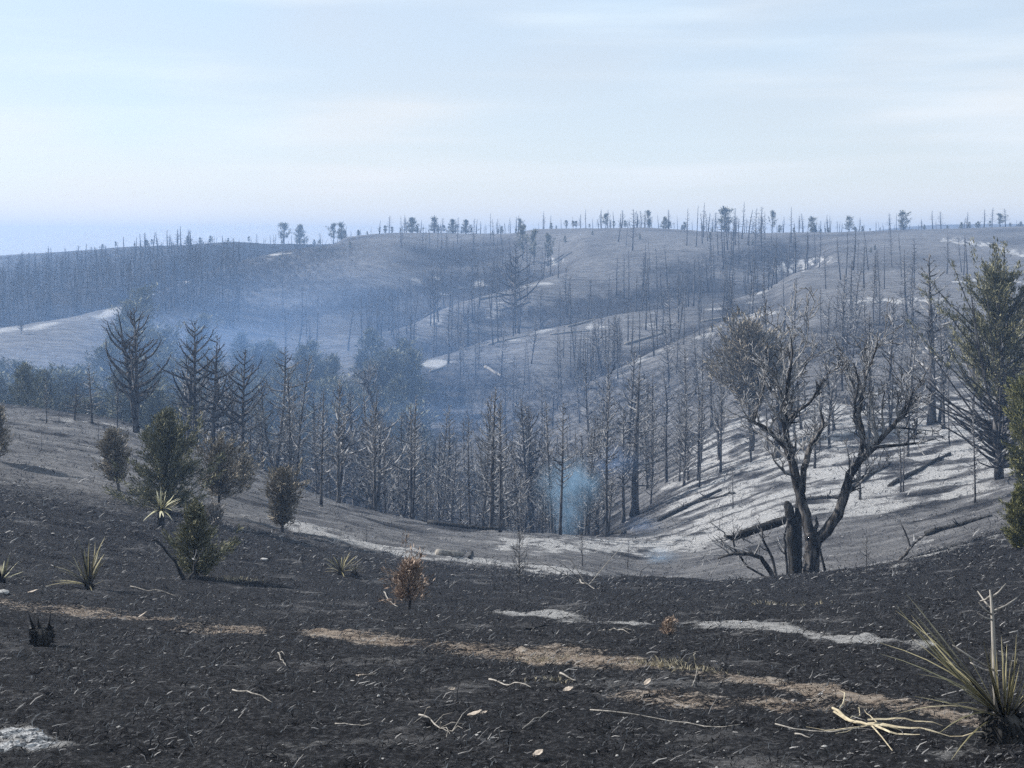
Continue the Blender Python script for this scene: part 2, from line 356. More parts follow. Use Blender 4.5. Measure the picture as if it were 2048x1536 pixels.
BURN_SHADE = [([(560,640),(700,605),(850,580),(1000,548)], 62, .8, 150, 400), ([(940,640),(1100,625),(1250,600),(1400,572)], 48, .9, 150, 340), ([(800,800),(950,775),(1080,790)], 150, .8, 110, 260),
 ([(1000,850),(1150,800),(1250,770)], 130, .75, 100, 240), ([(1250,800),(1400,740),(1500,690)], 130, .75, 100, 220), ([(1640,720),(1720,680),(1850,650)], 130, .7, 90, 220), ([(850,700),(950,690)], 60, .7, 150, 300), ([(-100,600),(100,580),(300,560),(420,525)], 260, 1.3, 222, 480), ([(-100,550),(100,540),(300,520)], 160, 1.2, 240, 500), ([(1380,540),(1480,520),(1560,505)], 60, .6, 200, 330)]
burn_shade = strokes(BURN_SHADE)  # charred brush cover, with the shade of mid-slope trees painted into it
grey = grey * (1 - 0.22 * sstep(170, 240, GY)) * np.clip(1 + sstep(44, 54, GY) * (1 - sstep(120, 170, GY)) * (1.15 * streak - .12), .25, 1.3)
grey = np.maximum(grey, (1 - sstep(30, 40, GY)) * np.clip(.07 + .85 * fbm(GX * .55 + 5, GY * .8, 4), 0, .50))
grey = np.clip(grey * (1 - 0.78 * np.clip(burn_shade, 0, 1)) * (1 - 0.62 * hol) * (1 - 0.55 * ravine), 0.02, 1)
def m_ground(nt, bs):
    at_ = nt.nodes.new('ShaderNodeAttribute'); at_.attribute_name = 'cover'
    sp = nt.nodes.new('ShaderNodeSeparateColor'); nt.links.new(at_.outputs['Color'], sp.inputs[0])
    g, a, s = sp.outputs[0], sp.outputs[1], sp.outputs[2]
    fine = math_(nt, 'ADD', math_(nt, 'MULTIPLY', math_(nt, 'SUBTRACT', noise(nt, 7.0, 10, 0.78, (.62, 1.35, 1)), .5), 1.9), .5); mid = math_(nt, 'ADD', math_(nt, 'MULTIPLY', math_(nt, 'SUBTRACT', noise(nt, 0.8, 9, 0.76, (0.42, 1.7, 1)), .5), 1.35), .5); vf = math_(nt, 'ADD', math_(nt, 'MULTIPLY', math_(nt, 'SUBTRACT', noise(nt, 26.0, 7, 0.82), .5), 1.7), .5)
    ch = ramp(nt, vf, [(0.30, (0.004, 0.004, 0.005)), (0.50, (0.016, 0.016, 0.019)), (0.63, (0.058, 0.058, 0.063)), (0.76, (0.15, 0.148, 0.15)), (0.90, (0.32, 0.31, 0.305))])
    gr = ramp(nt, mid, [(0.12, (0.026, 0.026, 0.030)), (0.42, (0.112, 0.110, 0.114)), (0.64, (0.215, 0.210, 0.210)), (0.88, (0.42, 0.41, 0.40))])
    def thr(attr, n, w=0.16, gain=1.0):
        x = math_(nt, 'SUBTRACT', math_(nt, 'MULTIPLY', attr, gain), math_(nt, 'SUBTRACT', 1.0, n)); m = nt.nodes.new('ShaderNodeMapRange'); m.interpolation_type = 'SMOOTHSTEP'
        nt.links.new(x, m.inputs[0]); m.inputs[1].default_value = -w; m.inputs[2].default_value = w; return m.outputs[0]
    c = mixc(nt, thr(g, fine, 0.20, 1.0), ch, gr)
    sc = ramp(nt, fine, [(0.2, (0.13, 0.092, 0.070)), (0.5, (0.33, 0.265, 0.21)), (0.8, (0.54, 0.475, 0.41))])
    fv = math_(nt, 'ADD', math_(nt, 'MULTIPLY', fine, .38), math_(nt, 'MULTIPLY', vf, .62)); c = mixc(nt, thr(math_(nt, 'MULTIPLY', s, .77), fv, 0.06), c, sc)
    ac = ramp(nt, fine, [(0.15, (0.20, 0.198, 0.20)), (0.55, (0.43, 0.422, 0.415)), (0.9, (0.60, 0.59, 0.575))])
    c = mixc(nt, thr(math_(nt, 'MULTIPLY', a, .98), math_(nt, 'ADD', math_(nt, 'MULTIPLY', fv, 0.6), math_(nt, 'MULTIPLY', mid, 0.4)), 0.14), c, ac)
    nt.links.new(c, bs.inputs['Base Color'])
    bump(nt, bs, math_(nt, 'ADD', math_(nt, 'MULTIPLY', fine, 0.6), math_(nt, 'MULTIPLY', mid, 2.4)), 1.0, 0.14)
M_ground = mat('burnt_ground', m_ground)
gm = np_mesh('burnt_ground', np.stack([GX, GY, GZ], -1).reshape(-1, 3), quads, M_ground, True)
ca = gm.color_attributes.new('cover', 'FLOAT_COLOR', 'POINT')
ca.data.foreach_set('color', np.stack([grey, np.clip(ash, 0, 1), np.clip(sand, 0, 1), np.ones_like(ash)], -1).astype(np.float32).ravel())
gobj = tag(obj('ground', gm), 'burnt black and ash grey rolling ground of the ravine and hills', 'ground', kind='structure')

# charred grass stubble on the near slope: nobody could count it
def blades(name, label, n, r0, r1, len_, wid, stops, seed, clump, lie=62, mask=None, lo=0):
    g = np.random.default_rng(seed)
    r = np.exp(g.uniform(math.log(r0), math.log(r1), n)); th = np.radians(g.uniform(-25.5, 25.5, n)); X = r * np.sin(th); Y = r * np.cos(th)
    keep = fbm(X * clump, Y * clump, 3) + 0.35 * fbm(X * .3, Y * .3, 2) > g.normal(-0.10, 0.22, n)
    X, Y, r = X[keep], Y[keep], r[keep]; n = len(X)
    Ca, Cr = np.searchsorted(th_all, np.arctan2(X, Y)), np.searchsorted(r_all, r)         # height read off the ground mesh
    if mask is not None:
        k2 = mask[np.clip(Cr, 0, nr - 1), np.clip(Ca, 0, nc - 1)] > g.uniform(.25, .8, n); X, Y, r, Ca, Cr = X[k2], Y[k2], r[k2], Ca[k2], Cr[k2]; n = len(X)
    Z = GZ[np.clip(Cr, 0, nr - 1), np.clip(Ca, 0, nc - 1)] - 0.008
    L_ = g.gamma(3.0, 1 / 3.0, n) * len_(r); az = g.uniform(0, 2 * math.pi, n); el = np.radians(g.uniform(lo, lie, n) * g.random(n) ** .5)
    w = wid(r) * g.uniform(0.6, 1.6, n)
    d = np.stack([np.cos(az) * np.cos(el), np.sin(az) * np.cos(el), np.sin(el)], -1)
    sidev = np.stack([-np.sin(az), np.cos(az), np.zeros(n)], -1); bend = g.uniform(-0.9, 0.9, n)[:, None] * sidev + np.array([0, 0, -0.35]) * g.random(n)[:, None]
    P = np.stack([X, Y, Z], -1); p1 = P + d * (L_ * .5)[:, None]; p2 = P + d * L_[:, None] + bend * (L_ * .5)[:, None]; sv = sidev * w[:, None] + np.array([0, 0, .7]) * w[:, None]
    V = np.stack([P - sv, P + sv, p1 + sv * .9, p1 - sv * .9, p2 + sv * .4, p2 - sv * .4], 1); b = (np.arange(n) * 6)[:, None]
    Q = np.concatenate([b + np.array([[0, 1, 2, 3]]), b + np.array([[3, 2, 4, 5]])], 0)
    def ms(nt, bs): nt.links.new(ramp(nt, island(nt), stops), bs.inputs['Base Color'])
    tag(obj(name, np_mesh(name, V.reshape(-1, 3), Q, mat(name, ms))), label, 'grass', kind='stuff')
blades('charred_grass', 'burnt black grass stubble with grey ash tips covering the near slope', 340000, 4.6, 40, lambda r: .028 * (.75 + r / 16), lambda r: .0009 + .00015 * r,
       [(0.22, (0.004, 0.004, 0.005)), (0.55, (0.034, 0.034, 0.038)), (0.80, (0.10, 0.10, 0.104)), (0.98, (0.27, 0.262, 0.255))], 5, 1.9)
blades('singed_hill_grass', 'singed grey grass stubble on the ashy hillsides', 120000, 27, 150, lambda r: .04 + .0018 * r, lambda r: .0025 + .00013 * r,
       [(0.30, (0.014, 0.014, 0.017)), (0.65, (0.06, 0.06, 0.062)), (0.88, (0.17, 0.166, 0.166)), (0.98, (0.36, 0.35, 0.34))], 6, .7, 75)

blades('burnt_brush', 'dark burnt brush filling the hollows of the far slope', 130000, 95, 420, lambda r: .35 + .0028 * r, lambda r: .008 + .00012 * r,
       [(0.2, (0.012, 0.012, 0.014)), (0.7, (0.045, 0.045, 0.05)), (0.98, (0.16, 0.155, 0.155))], 8, .25, 88, np.maximum(np.clip(burn_shade, 0, 1), .7 * hol), 30)

# ------------------------------------------------------------------ tree makers
def conifer(seed, H=10.0, r0=0.17, c0=0.16, cw=0.24, n=84, up=0.55, twigs=4, fork=None, e0=(0, 30), sway=0.02, tr=0.022, bt=1.0, bm=None, cut=1.0):
    q = random.Random(seed); T = MB(); B = MB()
    sx, sy = q.uniform(-1, 1), q.uniform(-1, 1)
    def axis(t, off=(0, 0)): return Vector((H * sway * (sx * t + 0.5 * math.sin(3 * t + seed)) + off[0] * t, H * sway * (sy * t + 0.5 * math.cos(2.6 * t + seed)) + off[1] * t, H * t))
    stems = [(0, 0)] if not fork else [(0, 0), fork]
    for st in stems:
        m = 12; T.tube([axis(cut * i / m, st) for i in range(m + 1)], [r0 * .86 * (1.3 if i == 0 else 1.0) * ((1 - cut * i / m) ** 0.85) + 0.012 for i in range(m + 1)], 8)
        ga = q.uniform(0, 6)
        for i in range(n if st == stems[0] else n * 2 // 3):
            s = (i + q.random()) / n; t = c0 + (0.985 - c0) * s
            if t > cut: continue
            Lb = H * cw * min(1.0, 0.45 + s / 0.25) * (1 - s) ** 0.62 * q.uniform(0.35, 1.15) + 0.12
            if q.random() < 0.12: Lb *= 0.3
            ga += 2.4 + q.uniform(-.5, .5); e = math.radians(q.uniform(*e0) + 18 * s); k = 5
            p = axis(t, st); pts = [p.copy()]; az = ga; rb = bt * (0.026 + 0.024 * Lb)
            for j in range(k):
                e += up * q.uniform(0.05, 0.42) * (1.0 if j else 0.3); az += q.uniform(-.22, .22)
                p = p + Vector((math.cos(az) * math.cos(e), math.sin(az) * math.cos(e), math.sin(e))) * (Lb / k); pts.append(p.copy())
            B.tube(pts, [rb * (1 - 0.75 * j / k) for j in range(k + 1)], 4, False)
            for w in range(int(twigs * min(1.6, 0.3 + Lb))):
                f = q.uniform(0.25, 1.0); jj = min(k - 1, int(f * k)); b0 = pts[jj].lerp(pts[jj + 1], f * k - jj)
                ta = az + q.choice((-1, 1)) * q.uniform(0.4, 1.2); te = q.uniform(0.0, 1.0); l = Lb * q.uniform(0.12, 0.34) + .1
                d1 = Vector((math.cos(ta) * math.cos(te), math.sin(ta) * math.cos(te), math.sin(te)))
                d2 = (d1 + Vector((0, 0, q.uniform(0, .8)))).normalized()
                B.tube([b0, b0 + d1 * l * .5, b0 + d1 * l * .5 + d2 * l * .5], [tr, tr * .8, tr * .4], 3, False)
    return T.mesh('burnt_pine_trunk', M_char), B.mesh('burnt_pine_branches', bm or M_twig)
PINE = [conifer(1, cw=.22, n=60, twigs=3), conifer(2, c0=.22, cw=.27, n=50, twigs=3, bt=1.15), conifer(3, c0=.10, cw=.20, n=68, twigs=3), conifer(4, c0=.3, cw=.26, n=46, up=.8, twigs=3, bt=1.15),
        conifer(5, r0=.13, c0=.2, cw=.17, n=60, twigs=3), conifer(6, r0=.12, c0=.35, cw=.16, n=46, twigs=3), conifer(7, r0=.14, c0=.12, cw=.19, n=64, e0=(-15, 15), twigs=3),
        conifer(8, r0=.11, c0=.45, cw=.14, n=40, twigs=3), conifer(9, r0=.15, c0=.28, cw=.21, n=50, e0=(10, 40), twigs=3, bt=1.1)]
WIDE = [conifer(21, r0=.21, c0=.18, cw=.40, n=44, up=.62, e0=(-8, 25), twigs=4, bt=1.25, bm=M_char), conifer(22, r0=.22, c0=.22, cw=.40, n=42, up=.75, e0=(0, 30), fork=(1.1, .3), twigs=4, bt=1.25, bm=M_char),
        conifer(23, r0=.20, c0=.22, cw=.44, n=42, up=.5, e0=(5, 35), twigs=4, bt=1.25, bm=M_char)]
BIGP = conifer(31, r0=.30, c0=.14, cw=.24, n=62, up=.35, e0=(-12, 18), twigs=4, bt=1.15)
PINE += [conifer(11, r0=.13, c0=.06, cw=.26, n=62, up=.35, e0=(15, 45), twigs=4), conifer(12, r0=.14, c0=.15, cw=.30, n=48, up=.6, e0=(-5, 30), twigs=4, sway=.06), conifer(13, r0=.13, c0=.2, cw=.24, n=44, up=.5, e0=(0, 40), twigs=4, fork=(.9, -.4), sway=.04),
  conifer(14, r0=.2, c0=.12, cw=.2, n=40, twigs=2, cut=.55), conifer(15, r0=.16, c0=.25, cw=.3, n=36, twigs=4, cut=.72, sway=.05, bt=1.2), conifer(16, r0=.15, c0=.2, cw=.28, n=44, twigs=4, sway=.11, up=.7)] + WIDE
SLIM = [conifer(41, r0=.10, c0=.42, cw=.11, n=46, twigs=3), conifer(42, r0=.095, c0=.3, cw=.10, n=56, twigs=3), conifer(43, r0=.11, c0=.5, cw=.12, n=40, twigs=3), conifer(44, r0=.10, c0=.25, cw=.12, n=60, twigs=3)]
def snag(seed, H=9.0, r0=.125, n=26, cw=.10, c0=.3, fork=False):
    q = random.Random(seed); T = MB(); m = 7; sx, sy = q.uniform(-.25, .25), q.uniform(-.25, .25)
    ax = lambda t: Vector((sx * t + .12 * math.sin(4 * t + seed), sy * t, H * t))
    T.tube([ax(i / m) for i in range(m + 1)], [r0 * (1 - i / m) ** .75 + .02 for i in range(m + 1)], 6)
    ga = 0
    for i in range(n):
        t = c0 + (.97 - c0) * (i + q.random()) / n; ga += 2.4 + q.uniform(-.4, .4); Lb = H * cw * q.uniform(.3, 1.2) * (1.15 - t); e = q.uniform(-.1, .6); p = ax(t)
        d = Vector((math.cos(ga) * math.cos(e), math.sin(ga) * math.cos(e), math.sin(e))); d2 = (d + Vector((0, 0, .5))).normalized()
        T.tube([p, p + d * Lb * .55, p + d * Lb * .55 + d2 * Lb * .45], [.05, .042, .026], 3, False)
    return T.mesh('burnt_snag', M_snag)
SNAG = [snag(51, cw=.16), snag(52, n=18, cw=.13, c0=.45), snag(53, n=46, cw=.22, c0=.2), snag(54, n=12, cw=.10, c0=.55), snag(55, n=40, cw=.26, c0=.3), snag(56, n=26, r0=.15, cw=.18)]

def juniper(seed, H=4.0, W=1.3, base=0.10, nb=150, m=8, leaf=0.16, fm=None, prof='cone', k=3, gaps=0.25, lowbare=0.0, stems=1):
    """trunk with limbs, and a crown of leafy sprays set along the outer half of the limbs"""
    q = random.Random(seed); g = np.random.default_rng(seed); T = MB()
    T.tube([(0.02 * H * math.sin(i * 1.3 + seed) * (i > 0), 0.02 * H * math.cos(i * 1.1 + seed) * (i > 0), H * .94 * i / 8) for i in range(9)], [0.020 * H * (1.2 if i == 0 else 1) * (1 - i / 8) ** .9 + .012 for i in range(9)], 7)
    P = []; D = []; S = []
    lob = [q.uniform(.34, 1.45) for _ in range(63)]
    for i in range(nb):
        s = (i + q.random()) / nb; h = base + (1 - base) * s
        if prof == 'cone': w = min(1.0, .55 + s * 2.2) * (1 - s) ** .75
        elif prof == 'round': w = math.sqrt(max(0.02, 1 - (2 * s - 0.92) ** 2))
        elif prof == 'vase': w = (0.35 + 0.75 * s) if s < .6 else max(.05, (1 - s) / .4) * .8 + .05
        else: w = min(1, .35 + 1.6 * s) * (1 - s) ** .5
        az = i * 2.399 + q.uniform(-.4, .4); lb = 1.32 * W * w * q.uniform(.5, 1.18) * lob[int((az % 6.283) / 6.2832 * 9) % 9 + 9 * int(s * 4.99)]
        if q.random() < gaps * 0.5: lb *= .5
        spike = q.random() < .09
        if spike: lb = lb * 1.35 + .12 * W
        e = (q.uniform(.5, 1.0) if spike else q.uniform(-.05, .45)) + .5 * s; st = Vector((0, 0, H * h * .96 - lb * .25)); st.z = max(st.z, .06 * H)
        p = st; pts = [p]
        for j in range(3):
            e += q.uniform(0, .22); p = p + Vector((math.cos(az) * math.cos(e), math.sin(az) * math.cos(e), math.sin(e))) * lb / 3; pts.append(p)
        if q.random() < .55 or s < lowbare: T.tube(pts, [.006 * H, .0045 * H, .003 * H, .0012 * H], 4, False)
        if s < lowbare or q.random() < gaps * .35: continue
        ax = (pts[3] - pts[0])
        for j in range(m):
            f = q.uniform(.25, 1.05); jj = min(2, int(f * 3)); c = pts[jj].lerp(pts[jj + 1], f * 3 - jj)
            P.append(c); D.append(ax.normalized() if ax.length > 1e-6 else Vector((0, 0, 1))); S.append(.6 + .6 * q.random())
    P = np.repeat(np.array([tuple(p) for p in P]), k, 0); D = np.repeat(np.array([tuple(d) for d in D]), k, 0); S = np.repeat(np.array(S), k)
    n = len(P); P = P + g.normal(0, leaf * .62, (n, 3)); d = D + g.normal(0, .42, (n, 3)) + np.array([0, 0, .25]); d /= np.linalg.norm(d, axis=1)[:, None]
    sd_ = np.cross(d, g.normal(0, 1, (n, 3))); sd_ /= np.linalg.norm(sd_, axis=1)[:, None] + 1e-9
    l = (leaf * S * g.uniform(.7, 2.0, n))[:, None]; w = l * g.uniform(.08, .15, n)[:, None]
    V = np.stack([P, P + d * l * .45 + sd_ * w, P + d * l, P + d * l * .45 - sd_ * w], 1).reshape(-1, 3)
    V[:, 2] = np.maximum(V[:, 2], 0.02)
    Q = np.arange(n * 4).reshape(-1, 4)
    return T.mesh('cedar_trunk', M_char), np_mesh('cedar_crown', V, Q, fm or M_cedar)

DESC = {}
def place_tree(name, proto, loc, H, label, cat, group=None, rz=None, tilt=(0, 0), protoH=10.0, parts=('trunk', 'branches'), wide=1.0):
    s = H / protoH; t = thing(name, label, cat, Vector(loc) - Vector((0, 0, 0.04 * min(1, H / 4) + .02)), R.uniform(0, 6.28) if rz is None else rz, (s * wide, s * wide, s), group, tilt)
    for pn, me in zip(parts, proto): obj(pn, me, t)
    return t
def near_at(u, v):
    p = at(u, v)
    if v > 820 and p.y > 100 and u < 1290:                       # stands on the near crest, not on the slope behind it
        vt = v_of(np.full(520, float(u)), _YY); i = int(np.argmin(np.where(_YY < 92, vt, 1e9))); p = on(u, _YY[i] + R.uniform(-4, 1.5))
    return p
def vtree(u, v, vtop, proto, name, label, cat, **kw):
    p = near_at(u, v); H = (V0 - vtop) / F * p.y - p.z
    return place_tree(name, proto, p, H, label, cat, **kw)

PN, PC = 'burnt_pine', 'burnt tree'
# --- trees one can name, by base column/row and top row
named = [
 (92, 848, 752, SLIM[1], 'slim charred pine standing alone on the grassy spur crest'),
 (150, 843, 765, WIDE[0], 'short charred pine with upswept arms on the grassy spur'),
 (182, 848, 722, PINE[6], 'charred pine with stubby branches near the leaning pair on the spur'),
 (236, 858, 752, SLIM[3], 'thin bent charred pine beside the twin stemmed pine on the spur'),
 (272, 868, 612, WIDE[1], 'tall twin stemmed charred pine with long level arms on the spur crest'),
 (392, 890, 640, WIDE[2], 'tall fan crowned charred pine behind the large green cedar bush'),
 (428, 896, 668, WIDE[0], 'fan crowned charred pine overlapping its taller neighbour behind the cedar bush'),
 (487, 922, 700, WIDE[2], 'charred pine with wide upswept crown above the brown cedars'),
 (578, 968, 735, PINE[2], 'straight pale barked charred pine behind the small vase shaped cedar'),
 (645, 1018, 775, PINE[4], 'charred pine standing forward of the dense stand on the ash slope'),
 (680, 1010, 755, PINE[8], 'slender charred pine just behind the pine that stands forward'),
 (752, 1022, 800, PINE[3], 'thick lower trunk charred pine beside the leaning multi stemmed tree'),
 (772, 1024, 850, SLIM[0], 'thin dark pine stem next to the leaning multi stemmed tree'),
 (985, 1060, 770, PINE[0], 'straight charred pine at the ravine lip in the tight row of poles'),
 (1003, 1063, 790, SLIM[2], 'thin charred pole at the ravine lip beside the straight pine'),
 (1122, 1071, 800, PINE[5], 'charred pine beside the blue smoke wisp at ravine lip'),
 (1192, 1077, 868, PINE[6], 'pale sided charred pine with crooked crown beside the smoke wisp'),
 (1272, 1034, 735, BIGP, 'big charred pine with thick trunk and level spiky branches by the ash slope'),
 (1376, 962, 795, PINE[2], 'charred pine on pale ash slope, one of a close pair'),
 (1399, 964, 765, PINE[1], 'taller charred pine of the close pair on pale ash slope'),
 (1500, 925, 745, PINE[4], 'charred pine under the scorched cedar crown on the ash slope'),
 (1722, 1003, 850, PINE[3], 'charred pine whose trunk shows between the forks of the big bare tree'),
 (1800, 985, 800, SLIM[1], 'thin charred twin pine on the ash slope past the forked tree'),
 (1808, 988, 830, SLIM[0], 'shorter stem of the thin charred twin pine on the ash slope'),
 (1860, 850, 505, conifer(61, r0=.26, c0=.22, cw=.26, n=54, up=.45, e0=(-5, 25), twigs=4, bt=1.15), 'tallest charred pine with thick pale trunk near the big green cedar'),
 (1948, 1008, 800, SLIM[3], 'slim charred pine under the arms of the big green cedar'),
 (1465, 1018, 928, SLIM[2], 'thin charred sapling pole on open ash slope below the logs'),
 (1640, 905, 745, PINE[7], 'charred pine rising behind the forked bare tree'),
 (1560, 880, 720, PINE[1], 'charred pine beside the scorched cedar crown'),
 (1455, 668, 590, WIDE[1], 'broad low charred tree with arching arms on the far ash spur'),
 (1340, 690, 560, SNAG and PINE[6], 'dark charred pine on the far ash spur beside the arching tree'),
 (1030, 655, 480, WIDE[0], 'tall charred pine with spread crown standing on the first far finger ridge'),
 (868, 650, 540, WIDE[2], 'fan crowned charred pine on the far finger ridge above the cedars'),
 (42, 668, 640, WIDE[1], 'lone short charred tree on the pale far spur'),
]
for u, v, vt, pr, lab in named: vtree(u, v, vt, pr, PN, lab, PC, wide=1.45 if v - vt < 130 and v > 700 else 1.1)

for ms_, names in ((PINE, ['narrow crowned', 'wide armed', 'low branched', 'high crowned', 'slender', 'slender high crowned', 'level branched', 'thin bare stemmed', 'upswept', 'bushy', 'crooked wide armed', 'forked', 'snapped off', 'broken topped', 'leaning bowed', 'dark fan crowned', 'twin stemmed', 'broad fan crowned']), (SLIM, ['bare stemmed', 'short armed', 'tuft topped', 'evenly bristled'])):
    for m_, d_ in zip(ms_, names): DESC[id(m_[0])] = d_
for m_, d_ in zip(SNAG, ['bristly', 'half bare', 'bushy armed', 'nearly limbless', 'wide armed', 'stout']): DESC[id(m_)] = d_
def look(pr, H, hr, label):
    k = (H - hr[0]) / max(.1, hr[1] - hr[0]); d_ = DESC.get(id(pr[0] if isinstance(pr, tuple) else pr), '')
    return ' '.join((('short' if k < .33 else 'tall' if k > .67 else 'middling') + ' ' + d_ + ' ' + label).split())
# --- stands, each sampled over columns and distances
placed = []
def free(x, y, d):
    for a, b in placed:
        if (a - x) ** 2 + (b - y) ** 2 < d * d: return False
    return True
def stand(n, poly, protos, hr, label, group, name=PN, single=False, d=1.2, ph=10.0, dens=None, cat=PC, parts=('trunk', 'branches'), wide=(.75, 1.4)):
    us = [p[0] for p in poly]; ys = [p[1] for p in poly]; done = 0; tries = 0; out = []
    def inside(a, b):
        c = False; j = len(poly) - 1
        for i in range(len(poly)):
            if (poly[i][1] > b) != (poly[j][1] > b) and a < (poly[j][0] - poly[i][0]) * (b - poly[i][1]) / (poly[j][1] - poly[i][1]) + poly[i][0]: c = not c
            j = i
        return c
    while done < n and tries < n * 60:
        tries += 1; u = R.uniform(min(us), max(us)); Y = math.exp(R.uniform(math.log(min(ys)), math.log(max(ys))))
        if not inside(u, Y) or (dens and R.random() > dens(u, Y)): continue
        X = (u - U0) / F * Y
        if not free(X, Y, d): continue
        placed.append((X, Y)); p = Vector((X, Y, float(ground(X, Y)))); H = R.uniform(*hr); pr = R.choice(protos); tl = (R.gauss(0, .055), R.gauss(0, .055)); done += 1; lab_ = look(pr, H, hr, label)
        if single:
            o = obj(name, pr, None, p - Vector((0, 0, .1))); s = H / 9.0; w = R.uniform(*wide); o.scale = (s * w, s * w, s); o.rotation_euler = (*tl, R.uniform(0, 6.28)); tag(o, lab_, cat, group)
        else: place_tree(name, pr, p, H, lab_, cat, group, tilt=tl, protoH=ph, parts=parts, wide=R.uniform(*wide))
    return done
stand(34, [(360, 74), (620, 70), (860, 70), (860, 92), (360, 92)], PINE[1:15] + PINE[9:15] + SLIM, (4.5, 9.5), 'charred pine in the crowd just over the grassy spur crest', 'charred pines crowded behind the spur crest', d=1.6)
stand(46, [(860, 69), (1250, 71), (1250, 95), (860, 95)], SLIM + SLIM + PINE[4:15], (4.5, 9.5), 'thin charred pole pine in the tight row at the ravine lip', 'pole pines packed at the ravine lip', d=1.1)
stand(60, [(420, 92), (1260, 95), (1260, 128), (420, 128)], PINE[:17] + PINE[9:15] + SLIM, (6, 12.5), 'charred pine deep in the ravine showing only its upper branches', 'charred pines down in the ravine', d=2.0)
stand(34, [(1290, 84), (1560, 82), (1560, 128), (1290, 128)], PINE[:15] + PINE[9:15] + SLIM, (4.5, 9.5), 'charred pine on the shaded flank behind the big thick trunked pine', 'charred pines on the shaded flank', d=2.4)
stand(40, [(1560, 78), (1960, 72), (2048, 80), (2048, 130), (1560, 130)], PINE[1:15] + PINE[9:15] + SLIM, (4.5, 9.5), 'charred pine on the ash slope behind the forked bare tree', 'charred pines on the ash slope', d=2.6)
stand(50, [(830, 145), (1250, 135), (1250, 195), (830, 195)], PINE[:15] + SLIM, (5, 9), 'charred pine on the dark brushy slope across the ravine', 'charred pines across the ravine', d=3)
stand(36, [(1180, 130), (1900, 126), (1900, 168), (1180, 168)], PINE[:15] + SLIM, (5, 9.5), 'charred pine midway up the far slope above the ash slope', 'charred pines midway up the far slope', d=3)
# far finger ridges: bare poles standing in and along the hollows
def spur_stand(k, n, label, group, hr=(7, 10), t0=-.05, t1=.16, ulo=None, uhi=None):
    us, yc, B = SP[k]; lo = us[0] if ulo is None else ulo; hi = us[-1] if uhi is None else uhi; c = 0; tr = 0; cl = [R.uniform(lo, hi) for _ in range(max(3, n // 6))]
    while c < n and tr < n * 40:
        tr += 1; u = R.gauss(R.choice(cl), 45) if R.random() < .7 else R.uniform(lo, hi)
        if not lo < u < hi: continue
        Y = float(np.interp(u, us, yc)) * math.exp(R.uniform(t0, t1)); X = (u - U0) / F * Y
        if not free(X, Y, 1.0): continue
        placed.append((X, Y)); p = Vector((X, Y, float(ground(X, Y)) - .1)); sn = R.choice(SNAG); o = obj('burnt_snag', sn, None, p); s = R.uniform(*hr) / 9; o.scale = (s, s, s); o.rotation_euler = (R.gauss(0, .04), R.gauss(0, .04), R.uniform(0, 6.28)); tag(o, look(sn, s * 9, hr, label), 'dead tree', group); c += 1
spur_stand('S1', 52, 'bare burnt pole in the hollow behind the upper finger ridge', 'burnt poles behind the upper finger ridge')
spur_stand('S2', 70, 'bare burnt pole along the long middle finger ridge', 'burnt poles along the middle finger ridge', uhi=1640)
spur_stand('S4', 46, 'bare burnt pole on the lower finger ridge', 'burnt poles on the lower finger ridge', hr=(6, 9))
spur_stand('S6', 26, 'small bare burnt pole in the top hollow below the skyline', 'burnt poles in the top hollow', hr=(5, 8))
stand(44, [(1130, 270), (1560, 215), (1660, 270), (1560, 320), (1130, 330)], SNAG, (7, 10.5), 'bare burnt pole in the grove below the tall skyline pine', 'burnt poles in the high grove', name='burnt_snag', single=True, d=1.6, cat='dead tree', dens=lambda u, Y: math.exp(-((u - 1400 - (Y - 260) * 1.5) / 140) ** 2))
stand(30, [(560, 205), (960, 190), (960, 250), (560, 262)], SNAG, (7, 10), 'bare burnt pole on the smoky flank above the grey cedars', 'burnt poles on the smoky flank', name='burnt_snag', single=True, d=2, cat='dead tree')
stand(20, [(1650, 170), (1960, 160), (1960, 230), (1650, 240)], SNAG, (6, 9), 'bare burnt pole on the open hillside behind the tall pine', 'burnt poles on the open hillside', name='burnt_snag', single=True, d=2.5, cat='dead tree')

# the dense far wood behind the pale spur, too many and too far to count, with its front row as trees
def wood(n, u0, u1, y0, y1, name, label, hr):
    vs_ = []; fs_ = []; off = 0; srcs = []
    for me in SNAG:
        a = np.empty(len(me.vertices) * 3, np.float32); me.vertices.foreach_get('co', a); srcs.append((a.reshape(-1, 3), [tuple(p.vertices) for p in me.polygons]))
    us = np.array([R.uniform(u0, u1) for _ in range(n)]); ys = np.array([math.exp(R.uniform(math.log(y0), math.log(y1))) for _ in range(n)])
    xs = (us - U0) / F * ys; zs = ground(xs, ys)
    for i in range(n):
        a, f = srcs[R.randrange(len(srcs))]; s = R.uniform(*hr) / 9; ws = s * 1.9; t = R.uniform(0, 6.28); c_, s_ = math.cos(t), math.sin(t)
        v = np.stack([(a[:, 0] * c_ - a[:, 1] * s_) * ws + xs[i], (a[:, 0] * s_ + a[:, 1] * c_) * ws + ys[i], a[:, 2] * s + zs[i] - .1], -1)
        vs_.append(v); fs_ += [tuple(k + off for k in p) for p in f]; off += len(v)
    me = bpy.data.meshes.new(name); me.from_pydata(np.concatenate(vs_).tolist(), [], fs_); me.materials.append(M_snag); me.update()
    tag(obj(name, me), label, 'forest', kind='stuff')
wood(640, -120, 480, 232, 372, 'far_burnt_woods', 'dense burnt wood on the far hillside behind the pale spur', (4.5, 8))
spur_stand('SD', 22, 'bare burnt pole edging the far wood behind the pale spur', 'burnt poles edging the far wood', t0=.02, t1=.2, ulo=-60, uhi=560)

